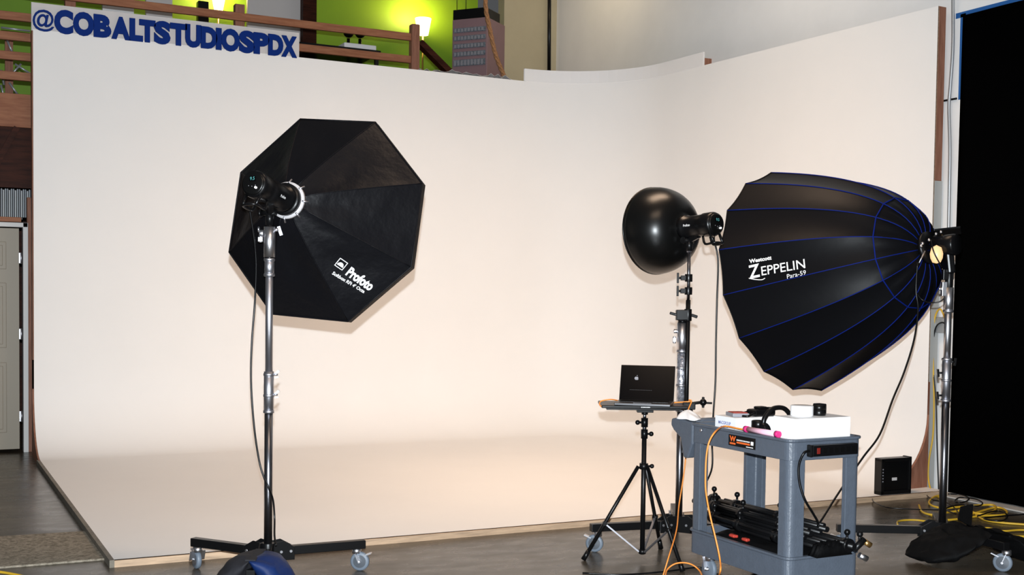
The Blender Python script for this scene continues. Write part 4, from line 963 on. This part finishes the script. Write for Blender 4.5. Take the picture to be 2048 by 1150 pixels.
# pink gel roll on the near rim
pa_, pb_ = V((cx0+.012, cy0+.335, CZ+.014)), V((cx0+.028, cy0+.075, CZ+.014))
pa_ = V((cx0+.008, -6.40, CZ+.014)); pb_ = V((cx0+.014, -6.60, CZ+.014))
pk = thing('gel_roll', (pa_+pb_)/2, 'pink roll of colour gel with magenta ends lying on the cart rim', 'gel roll')
pk.location = ((pa_+pb_)/2).x, ((pa_+pb_)/2).y, CZ
pr = .0135
MB().cyl(pa_, pb_, pr).build('roll', M['pink'], pk)
dp = (pb_-pa_).normalized()
for e_, s_ in ((pa_, -1), (pb_, 1)): MB().cyl(e_, e_+dp*s_*.022, pr+.002).build('end_cap', M['magenta'], pk)
# crumpled white cloth at handle end
cc_ = V((cx0+.04, cy1+.06, CZ+.006))
mb = MB(); nn = 16; vs = []
for i in range(9):
    t = i/8; 
    for k in range(nn):
        a_ = 2*PI*k/nn; rr = (1-t)**.6*(.065+.014*math.sin(3*a_+1)+.010*math.sin(5*a_))
        vs.append(cc_+V((rr*math.cos(a_)+.02*t, rr*1.25*math.sin(a_)+.05*t, .002+.045*t**.9+.004*math.sin(4*a_+i))))
mb.add(vs, [(i*nn+k, i*nn+(k+1) % nn, (i+1)*nn+(k+1) % nn, (i+1)*nn+k) for i in range(8) for k in range(nn)]+[tuple(reversed(range(nn)))], True)
mb.build('white_cloth', M['white'], label='crumpled white cloth lying on the handle end of the cart', cat='cloth', subsurf=1)
# power strip
ps = thing('power_strip', (cx0+.25, cy0-.03, CZ-.085), 'long black power strip fixed along the short side of the cart', 'power strip')
px0 = cx0+.10; px1 = cx1-.065
MB().box((px0, cy0-.042, CZ-.078), (px1, cy0-.009, CZ-.026)).build('housing', M['black'], ps, bevel=.005)
MB().box((px0-.012, cy0-.04, CZ-.080), (px0+.004, cy0-.010, CZ-.024)).build('end_cap', M['blackmetal'], ps, bevel=.004)
MB().box((px0+.022, cy0-.046, CZ-.066), (px0+.040, cy0-.042, CZ-.038)).build('switch', M['switchred'], ps, bevel=.001)
for k in range(6):
    xx = px0+.058+k*.035
    MB().box((xx, cy0-.0435, CZ-.064), (xx+.024, cy0-.042, CZ-.040)).build('socket', M['gloss'], ps, bevel=.0006)
dst = depth(V((cx0+.08, cy0-.04, .6)))
MB().tube([(px0-.01, cy0-.025, CZ-.052), (px0-.045, cy0-.03, CZ-.06), C(1598, 930, dst), C(1599, 965, dst), C(1610, 1000, dst), C(1625, 1025, dst+.05), C(1636, 1045, dst+.15), C(1634, 1055, dst+.25), C(1620, 1064, dst+.32), C(1600, 1072, dst+.4), C(1580, 1080, dst+.45)], .006, 8, 6).build('black_cable', M['black'], label='black cord of the power strip looping down to the lower shelf', cat='cord')

# orange cable on the cart
MB().tube([V((cx0+.03, -6.40, CZ+.006)), V((cx0-.005, -6.34, CZ+.012)), V((cx0-.02, -6.25, CZ+.014)), C(1432, 862, 5.62), C(1419, 882, 5.60), C(1413, 910, 5.6), C(1411, 950, 5.6), C(1412, 985, 5.6), C(1420, 1030, 5.6), C(1432, 1080, 5.58), C(1440, 1120, 5.55), C(1440, 1145, 5.5), Z(1428, 1168, .01)], .0042, 8, 6).build('tether_cable', M['orange'], label='orange tether cable arching over the cart edge and down its left side', cat='cable')
MB().tube([Z(1330, 1160, .006), Z(1334, 1140, .03), Z(1352, 1127, .06), Z(1378, 1127, .06), Z(1398, 1140, .03), Z(1408, 1162, .006)], .0042, 8, 6).build('tether_cable', M['orange'], label='loop of orange tether cable on the floor at the left foot of the cart', cat='cable')
MB().tube([Z(1165, 1146, .006), Z(1250, 1149, .006), Z(1330, 1143, .006), Z(1400, 1135, .006), Z(1440, 1150, .006), Z(1490, 1170, .006)], .005, 8, 6).build('loose_cable', M['black'], label='black cord lying on the floor in front of tripod and cart', cat='cord')

# lower shelf load: folded stands
def folded_stand(a_, b2, r_, label, knob=None, mt='blackmetal', extra=True):
    a_, b2 = V(a_), V(b2); T = thing('folded_light_stand', (a_+b2)/2, label, 'folded stand', 'folded stands on the lower shelf' if False else None)
    d_ = (b2-a_).normalized(); s_, u_, _ = basis(d_)
    MB().cyl(a_, b2, r_*.55).build('column', M[mt], T)
    for k in range(3):
        o_ = (s_*math.cos(2.1*k+.5)+u_*math.sin(2.1*k+.5))*r_*.9
        MB().tube([a_+o_+d_*.04, b2+o_*.9-d_*.16], r_*.42, 8).build('leg', M[mt], T)
    for t in ((.2, .55, .8) if knob is None else knob):
        p_ = a_.lerp(b2, t); MB().cyl(p_-d_*.02, p_+d_*.02, r_*1.25, 14).cyl(p_, p_+V((0, 0, r_+.03)), .006).ball(p_+V((0, 0, r_+.035)), .015, 10).build('locking_knob', M['black'], T)
    return T
zs_ = .17
folded_stand((cx0+.128, cy0+.06, .305), (cx0+.128, cy1+.12, .315), .026, 'black folded light stand lying nearest the left edge of the lower shelf')
folded_stand((cx0+.165, cy0+.03, .355), (cx0+.16, cy1+.18, .36), .026, 'black folded light stand lying second from the left edge of the lower shelf')
folded_stand((cx1-.16, cy0+.05, .362), (cx0+.235, cy1+.20, .37), .026, 'black folded light stand lying topmost across the lower shelf', (.35, .7, .9))
folded_stand((cx1-.128, cy0-.10, .305), (cx1-.14, cy1-.05, .31), .026, 'black folded light stand lying nearest the right edge of the lower shelf', (.06, .5))
folded_stand((cx0+.22, cy0-.04, .305), (cx0+.21, cy1+.02, .308), .026, 'black folded light stand lying in the middle of the lower shelf', (.3, .8))
# soft black bag under them
def soft_box(name, x0_, x1_, y0_, y1_, z0_, h, mt, label, cat, amp=.012):
    mb = MB(); nx, ny = 10, 16; vs = []; 
    for i in range(nx+1):
        for j in range(ny+1):
            s_, t = i/nx, j/ny; e = (1-(2*s_-1)**6)*(1-(2*t-1)**6)
            vs.append((x0_+(x1_-x0_)*s_, y0_+(y1_-y0_)*t, z0_+h*e**.5+amp*math.sin(i*1.9+j)*e))
    m0 = (nx+1)*(ny+1); vs += [(v_[0], v_[1], z0_) for v_ in vs]
    fs = [(i*(ny+1)+j, (i+1)*(ny+1)+j, (i+1)*(ny+1)+j+1, i*(ny+1)+j+1) for i in range(nx) for j in range(ny)]
    fs += [tuple(reversed([m0+q_ for q_ in f])) for f in fs]
    mb.add(vs, fs, True); return mb.build(name, M[mt], label=label, cat=cat)
soft_box('equipment_bag', cx0+.03, cx1-.03, cy0+.03, cy1-.05, zs_+.001, .095, 'sandblack', 'flat soft black bag under the folded stands on the lower shelf', 'bag')
soft_box('nylon_pouch', cx0+.12, cx1-.10, cy0-.06, cy0+.005, .262, .05, 'sandblack', 'crumpled dark grey pouch hanging over the near end of the lower shelf', 'pouch', .016)
for k, (dx_, dy_, l_) in enumerate(((.045, .46, 'small red clip on the lower shelf edge, farthest from the cart front'), (.045, .36, 'red flat clip in the middle of the lower shelf edge'), (.045, .06, 'red clip next to the near corner post on the lower shelf'))):
    c_ = V((cx0+dx_, cy0+dy_, .262)); cpx = MB().obox(c_+V((0, 0, .012)), (.008, 0, 0), (0, .026-.008*k, 0), (0, 0, .007)).cyl(c_+V((-.01, -.02, .012)), c_+V((-.01, .02, .012)), .008).build('spring_clip', M['red'], label=l_, cat='clip', bevel=.004)
# brass/chrome connector at the near right
c_ = V((cx1-.03, cy0-.03, .30))
bk = thing('chrome_fitting', c_, 'chrome and brass fitting sticking out over the right end of the lower shelf', 'fitting')
MB().cyl(c_+V((-.04, 0, -.03)), c_+V((.02, -.01, .02)), .016).ball(c_+V((.0, 0, .045)), .016, 12).cyl(c_, c_+V((0, 0, .05)), .007).build('body', M['blackmetal'], bk)
MB().cyl(c_+V((.02, -.01, .01)), c_+V((.05, -.02, -.01)), .014).build('nut', M['brass'], bk)
MB().cyl(c_+V((-.02, -.02, -.05)), c_+V((.02, -.03, -.07)), .014).build('bolt', M['chrome'], bk)
# small dark green plant-like knob at the back of shelf
c_ = V((cx0+.22, cy1-.16, .42))
c_ = C(1452, 1052, depth(V((cx0+.2, cy1+.05, .4))))
gk = MB().tube([c_-V((0, 0, .09)), c_], .007, 8).ball(c_, .016, 10).ball(c_+RT*.012+V((0, 0, .02)), .013, 10, (1, 1, .7)).ball(c_-RT*.018-V((0, 0, .012)), .012, 10).ball(c_+RT*.02-V((0, 0, .03)), .014, 10, (1, 1, .8))
gk.build('star_knob', M['leaf'], label='dark green star shaped knob rising above the folded stands on the cart', cat='knob')

# ================================================================== PARABOLIC SOFTBOX
hub4 = Z(1884, 1060, .14); d4 = depth(hub4)
def z4(v, u=1886): return C(u, v, d4).z
e4a = Z(1700, 1056, .14); e4b = Z(2008, 1092, .14)
dd = V((e4a.x-hub4.x, e4a.y-hub4.y, 0)); a4 = math.atan2(dd.y, dd.x); 
e4a = V((hub4.x, hub4.y, 0))+dd.normalized()*.58
db = V((e4b.x-hub4.x, e4b.y-hub4.y, 0)); e4b_ = V((hub4.x, hub4.y, 0))+db
e4c = V((hub4.x, hub4.y, 0))-(dd.normalized()+db.normalized()).normalized()*.5
e4c = V((hub4.x, hub4.y, 0))+(F0*.9+R0*.25).normalized()*.42
P4 = V((hub4.x, hub4.y, 0))
st4 = rolling_stand('rolling_light_stand', hub4, [(e4a.x, e4a.y), (e4c.x, e4c.y), (e4b_.x, e4b_.y)],
    [(.1, z4(800), .021, 'darkchrome'), (z4(800), z4(715), .025, 'steel'), (z4(720), z4(600), .0195, 'chrome'), (z4(625), z4(575), .027, 'chrome')],
    'chrome rolling stand at far right holding the deep blue-piped parabolic softbox', 'x')
for v_ in (800, 760, 718, 622): MB().lathe([(.022, -.008), (.029, -.006), (.029, .006), (.022, .008)], P4+V((0, 0, z4(v_))), (0, 0, 1), 24).build('collar', M['steel'], st4)
for v_, s_ in ((790, -1), (745, -1), (723, 1)):
    p = P4+V((0, 0, z4(v_))); MB().cyl(p+RT*.02*s_, p+RT*.05*s_, .006).bar(p+RT*.045*s_-V((0, 0, .022)), p+RT*.05*s_+V((0, 0, .022)), .010, .014, FW).build('locking_knob', M['blackmetal'], st4)
p = P4+V((0, 0, z4(578)))
MB().obox(p-RT*.028, RT*.014, FW*.016, V((0, 0, .04))).cyl(p-RT*.02, p-RT*.058, .008).build('side_clamp', M['chrome'], st4, bevel=.002)
apz = C(1852, 497, d4+.04)
LZ = .945; RZ = .716
axz = (RT*-.6085+UP*-.1611+FW*.7770).normalized(); rcz = apz+axz*LZ
f1_ = RT*-.2161+UP*.9758+FW*.0331; f1_ = (f1_-axz*f1_.dot(axz)).normalized(); f2_ = axz.cross(f1_)
if f2_.dot(RT) > 0: f2_ = -f2_
ZEX = .42
ZA = (apz, axz, f1_, f2_, RZ, LZ, ZEX, 16)
def zb(k, t): return bowl(apz, axz, f1_, f2_, RZ, LZ, ZEX, 16, k, t, .05)
zp = thing('parabolic_softbox', apz, 'huge deep black parabolic softbox with blue piping and white printing', 'softbox')
TS = [ (i/22)**1.7 for i in range(23)]
for k in range(16):
    mb = MB(); nsg = 6; vs = []
    for t in TS:
        a_, b2 = zb(k, t), zb(k+1, t)
        for j in range(nsg+1):
            s_ = j/nsg; p = a_.lerp(b2, s_); cen_ = apz+axz*(LZ*t); inw = (cen_-p).normalized()
            vs.append(p+inw*(4*s_*(1-s_)*.010*min(1, t*4))+ inw*(.008*math.sin(s_*9+k)*math.sin(PI*min(1, t/.13)) if t < .13 else 0))
    mb.add(vs, [(i*(nsg+1)+j, (i+1)*(nsg+1)+j, (i+1)*(nsg+1)+j+1, i*(nsg+1)+j+1) for i in range(len(TS)-1) for j in range(nsg)], True)
    mb.build('fabric_panel', M['zfabric'], zp)
for k in range(16):
    MB().tube([zb(k, t)+(zb(k, t)-(apz+axz*(LZ*t))).normalized()*.002 for t in TS], .0030, 6).build('piping', M['piping'], zp)
tcirc = .128
MB().tube([zb(k % 16, tcirc)+(zb(k % 16, tcirc)-(apz+axz*(LZ*tcirc))).normalized()*.003 for k in range(18)], .004, 6).build('piping_ring', M['piping'], zp)
rimz = [zb(k, 1) for k in range(16)]
rc_ = []
for k in range(16):
    for j in range(6):
        p = zb(k, 1).lerp(zb(k+1, 1), j/6); rc_.append(p+(rcz-p).normalized()*4*(j/6)*(1-j/6)*.010)
MB().tube(rc_+[rc_[0], rc_[1]], .005, 6).build('rim_cord', M['zfabric'], zp)
MB().add([rcz-axz*.09]+[p-axz*.09+(rcz-p)*.09 for p in rimz], [(0, k+1, (k+1) % 16+1) for k in range(16)]).build('front_diffuser', M['diff'], zp)
MB().lathe([(.045, -.03), (.095, -.03), (.095, -.005), (.045, -.005)], apz, axz, 32).build('speed_ring', M['blackmetal'], zp)
mb = MB()
for k in range(16):
    a_ = 2*PI*k/16; e_ = f1_*math.cos(a_)+f2_*math.sin(a_); mb.cyl(apz+e_*.06-axz*.012, apz+e_*.115+axz*.03, .0055, 8)
mb.build('rod_socket', M['steel'], zp)
ZA2 = ZA
def zfind(u, v, rib):
    best = None
    for i in range(5, 99):
        for j in range(1, 50):
            t, s_ = i/100, j/50; p = zb(rib, t).lerp(zb(rib+1, t), s_); d_ = p-CP; z = d_.dot(FW)
            e = (1024+FPX*d_.dot(RT)/z-u)**2+(575+SY-FPX*d_.dot(UP)/z-v)**2
            if best is None or e < best[0]: best = (e, t, s_, p)
    return best
def wrap_print(rib, u0, v0, u1, v1, txt, hpx, mtl, off):
    """text that follows the curved panel from one measured point to another"""
    _, t0, s0, pA_ = zfind(u0, v0, rib); _, t1, s1, pB_ = zfind(u1, v1, rib)
    hgt = hpx*depth(pA_)/FPX
    vs, fs, tw, th = text_geo(txt, off); P_ = []
    for x, y_ in vs:
        f_ = x/tw; t = t0+(t1-t0)*f_; s_ = s0+(s1-s0)*f_
        wd = (zb(rib+1, t)-zb(rib, t)); wl_ = wd.length; sgn_ = 1 if wd.z > 0 else -1
        s2 = s_+sgn_*(y_/th*hgt)/wl_
        p = zb(rib, t).lerp(zb(rib+1, t), s2); cen_ = apz+axz*(LZ*t)
        inw = (cen_-p).normalized(); P_.append(p-inw*.005)
    return MB().add(P_, fs).build('printing', mtl, zp)
rb = 3
wrap_print(rb, 1501, 558, 1523, 554, 'Z', 27, M['print'], .02)
wrap_print(rb, 1525, 551, 1611, 536, 'EPPELIN', 18, M['print'], .005)
wrap_print(rb, 1501, 527, 1546, 519, 'Westcott', 8, M['print'], .04)
wrap_print(rb, 1577, 558, 1613, 552, 'Para-59', 9, M['print'], .0)
mb = MB()   # swash under the Z
_, t0, s0, pA_ = zfind(1506, 566, rb)
sw = [zfind(u, v, rb)[3]-((apz+axz*(LZ*.5))-zfind(u, v, rb)[3]).normalized()*.006 for u, v in ((1498, 556), (1512, 559), (1524, 559), (1532, 556))]
mb.tube(sw, .003, 6, 4); mb.build('printing_swash', M['print'], zp)
# strobe behind the parabolic softbox
mz = P4+V((0, 0, z4(560)))
T4 = thing('strobe_head', mz, 'black strobe head with glowing bulb behind the parabolic softbox', 'studio strobe')
nz = apz-axz*.03; sdz = RT; 
MB().lathe([(.045, 0), (.062, .005), (.062, .13), (.055, .14), (0, .14)], apz-axz*.06, (-axz+V((0, 0, -.15))).normalized(), 28).build('body', M['black'], T4)
bz = C(1896, 520, d4-.05)
MB().obox(bz, RT*.022+UP*.004, FW*.05, UP*.080-RT*.008).build('housing', M['black'], T4, bevel=.012)
MB().cyl(mz-V((0, 0, .05)), mz+V((0, 0, .05)), .022).obox(mz+V((0, 0, .03))-RT*.01, RT*.03, FW*.02, V((0, 0, .03))).build('mount_bracket', M['blackmetal'], T4, bevel=.003)
MB().lathe([(0, 0), (.022, .006), (.033, .03), (.036, .055), (.027, .09), (0, .105)], C(1873, 527, d4-.10), UP, 24).build('modelling_bulb', M['bulb'], T4)
MB().tube([C(1862, 480, d4-.11), C(1868, 505, d4-.14), C(1884, 535, d4-.13)], .004, 8, 4).build('guard_wire', M['blackmetal'], T4)
MB().tube([C(1884, 470, d4-.06), C(1889, 488, d4-.09), C(1880, 520, d4-.10)], .004, 8, 4).build('guard_wire', M['brass'], T4)
bdr = [C(1868, 462, d4-.02), C(1921, 456, d4-.02), C(1923, 468, d4+.05), C(1872, 476, d4+.05)]
MB().prism(bdr, (0, 0, .012)).build('barn_door', M['blackmetal'], T4, bevel=.002)
MB().tube([C(1850, 502, d4-.08), C(1838, 526, d4-.10)], .004, 8).build('lock_lever', M['steel'], T4)
for u, v in ((1845, 487), (1858, 480), (1872, 468), (1842, 492), (1882, 464)): MB().ball(C(u, v, d4-.07), .009, 10).build('bolt', M['chrome'], T4)
# cords of this stand
MB().tube([C(1835, 525, d4-.08), C(1832, 580, d4-.06), C(1836, 620, d4-.07), C(1828, 680, d4-.10), C(1808, 745, d4-.15), C(1785, 800, d4-.3), C(1760, 868, d4-.5), C(1728, 912, 6.15), C(1700, 952, 6.05), C(1668, 1000, 5.95), C(1643, 1040, 5.85), C(1622, 1070, 5.8), C(1598, 1090, 5.75)], .0055, 8, 6).build('black_cable', M['black'], label='black power cord sweeping from the parabolic softbox down to the cart', cat='cord')
MB().tube([C(1898, 560, d4), C(1892, 590, d4-.05), C(1880, 603, d4-.05), C(1862, 605, d4-.03), C(1845, 600, d4), C(1832, 585, d4)], .004, 8, 6).build('signal_cable', M['black'], label='thin black cable looping round the top of the far right stand', cat='cable')
# black sandbag on the right leg
mb = MB()
g2 = thing('sandbag', (e4b_.x, e4b_.y, 0), 'black saddle sandbag draped over the leg of the far right stand', 'sandbag')
lm = P4.lerp(e4b_, .62); ld = (e4b_-P4).normalized(); lsd = V((ld.y, -ld.x, 0)); lsd = lsd if lsd.dot(FW) < 0 else -lsd
g2.location = (lm.x, lm.y, 0)
for sgn in (1, -1):
    vs = []; nu, nv = 26, 28
    for i in range(nu+1):
        t = i/nu; thk = .006+.05*math.sin(PI*min(1, t))**.6; wd = .17+.03*math.sin(3*t)
        c0 = lm-ld*(.06*sgn if sgn > 0 else -.03)+lsd*(sgn*(.02+.28*t))+ld*(-.08*t*sgn)
        zz = .20-.165*t**.8; wd *= (1-.38*max(0, t-.45)/.55*(1 if sgn > 0 else .3))
        for j in range(nv):
            a_ = 2*PI*j/nv; vs.append(V((c0.x, c0.y, 0))+ld*(math.cos(a_)*wd)+V((0, 0, max(.004, zz+math.sin(a_)*thk*(1+.15*math.sin(5*a_+i))))))
    crumple(MB().add(vs, [(i*nv+j, i*nv+(j+1) % nv, (i+1)*nv+(j+1) % nv, (i+1)*nv+j) for i in range(nu) for j in range(nv)]+[tuple(range(nv)), tuple(nu*nv+j for j in range(nv))], True), .022, 11).build('saddle_half', M['sandblack'], g2, subsurf=1)
MB().prism([lm-ld*.06+V((0, 0, .2)), lm-ld*.16+V((0, 0, .22)), lm-ld*.14+V((0, 0, .30)), lm-ld*.05+V((0, 0, .33))], FW*.02).build('flap', M['sandblack'], g2, bevel=.004)

# ================================================================== FLOOR CORDS (right)
_cz = [0]
def cord_on_floor(pts, r_, mt, name, label, cat='cord', z=.007):
    z = r_+.001+_cz[0]*.003; _cz[0] += 1
    P_ = [Z(u, v, z) if len(q_) == 2 else Z(u, v, q_[2]) for q_ in pts for u, v in [q_[:2]]]
    MB().tube(P_, r_, 8, 6).build(name, M[mt], label=label, cat=cat)
Ya = 'yellow_extension_cord'
cord_on_floor([(2090, 1052), (2048, 1049), (2000, 1045), (1965, 1038), (1940, 1020), (1925, 1018), (1915, 1024), (1935, 1030), (1990, 1015), (2013, 1022), (2005, 1030), (1960, 1032), (1890, 1040), (1858, 1029)], .0075, 'yellow', Ya, 'yellow cord tangled behind the black sandbag, running off the right edge')
cord_on_floor([(2090, 1071), (2048, 1073), (2010, 1072), (1985, 1075)], .0075, 'yellow', Ya, 'short yellow cord nearest the caster, leaving the frame at the right')
cord_on_floor([(2090, 1062), (2040, 1060), (2005, 1062), (1975, 1056), (1950, 1060), (1930, 1066)], .0065, 'yellow', Ya, 'yellow cord between the black sandbag and the tangled loops')
cord_on_floor([(1838, 1010), (1845, 1024), (1870, 1030), (1900, 1024), (1930, 1022), (1965, 1028), (1990, 1020), (1985, 1010), (1940, 1012), (1890, 1016), (1866, 1012), (1858, 1004), (1870, 993), (1890, 990)], .0075, 'yellow', Ya, 'yellow cord curling round behind the pole of the far right stand')
cord_on_floor([(1795, 1050), (1798, 1042), (1830, 1040), (1868, 1045)], .0065, 'yellow', Ya, 'yellow cord loop lying above the left leg of the far right stand')
YW = XW-.06
MB().tube([X(1892, 640, YW), X(1880, 618, YW), X(1869, 640, YW), X(1866, 700, YW), X(1868, 800, YW), X(1866, 870, YW), X(1858, 920, YW-.03), X(1857, 960, YW-.04), Z(1866, 988, .008), Z(1880, 995, .008)], .0065, 8, 6).build(Ya, M['yellow'], label='yellow cord hanging down the wall left of the far right stand', cat='cord')
MB().tube([X(1897, 655, YW), X(1884, 645, YW), X(1870, 660, YW), X(1865, 720, YW), X(1872, 800, YW), X(1874, 880, YW), X(1878, 1000, YW)], .0055, 8, 6).build('black_extension_cord', M['black'], label='black cord hanging down the wall left of the far right stand', cat='cord')
cord_on_floor([(1822, 965, .05), (1838, 966, .03), (1846, 980, .007), (1862, 998), (1890, 1004), (1905, 1012), (1920, 1030)], .005, 'black', 'black_extension_cord', 'black cord running from the black fan box towards the black sandbag')
cord_on_floor([(1880, 986), (1820, 986), (1760, 988), (1745, 1000), (1765, 1012), (1795, 1017), (1880, 1020)], .004, 'black', 'black_extension_cord', 'thin black cord looping on the floor in front of the black fan box')
cord_on_floor([(1896, 988), (1925, 990), (1938, 998), (1925, 1005), (1910, 1003), (1920, 995), (1950, 998), (1965, 1006), (1955, 1012), (1920, 1010), (1890, 1018), (1912, 1028)], .005, 'black', 'black_extension_cord', 'black cord in loose rings at the foot of the black backdrop')
cord_on_floor([(1955, 1032), (1990, 1022), (2010, 1026), (2014, 1036), (2000, 1042), (1970, 1036), (2060, 1028), (2090, 1030)], .005, 'black', 'black_extension_cord', 'black cord lying over the yellow tangle at the right edge')
cord_on_floor([(-40, 1140), (0, 1144), (30, 1149), (70, 1158)], .007, 'yellow', Ya, 'yellow cord at the bottom left corner in front of the mat')
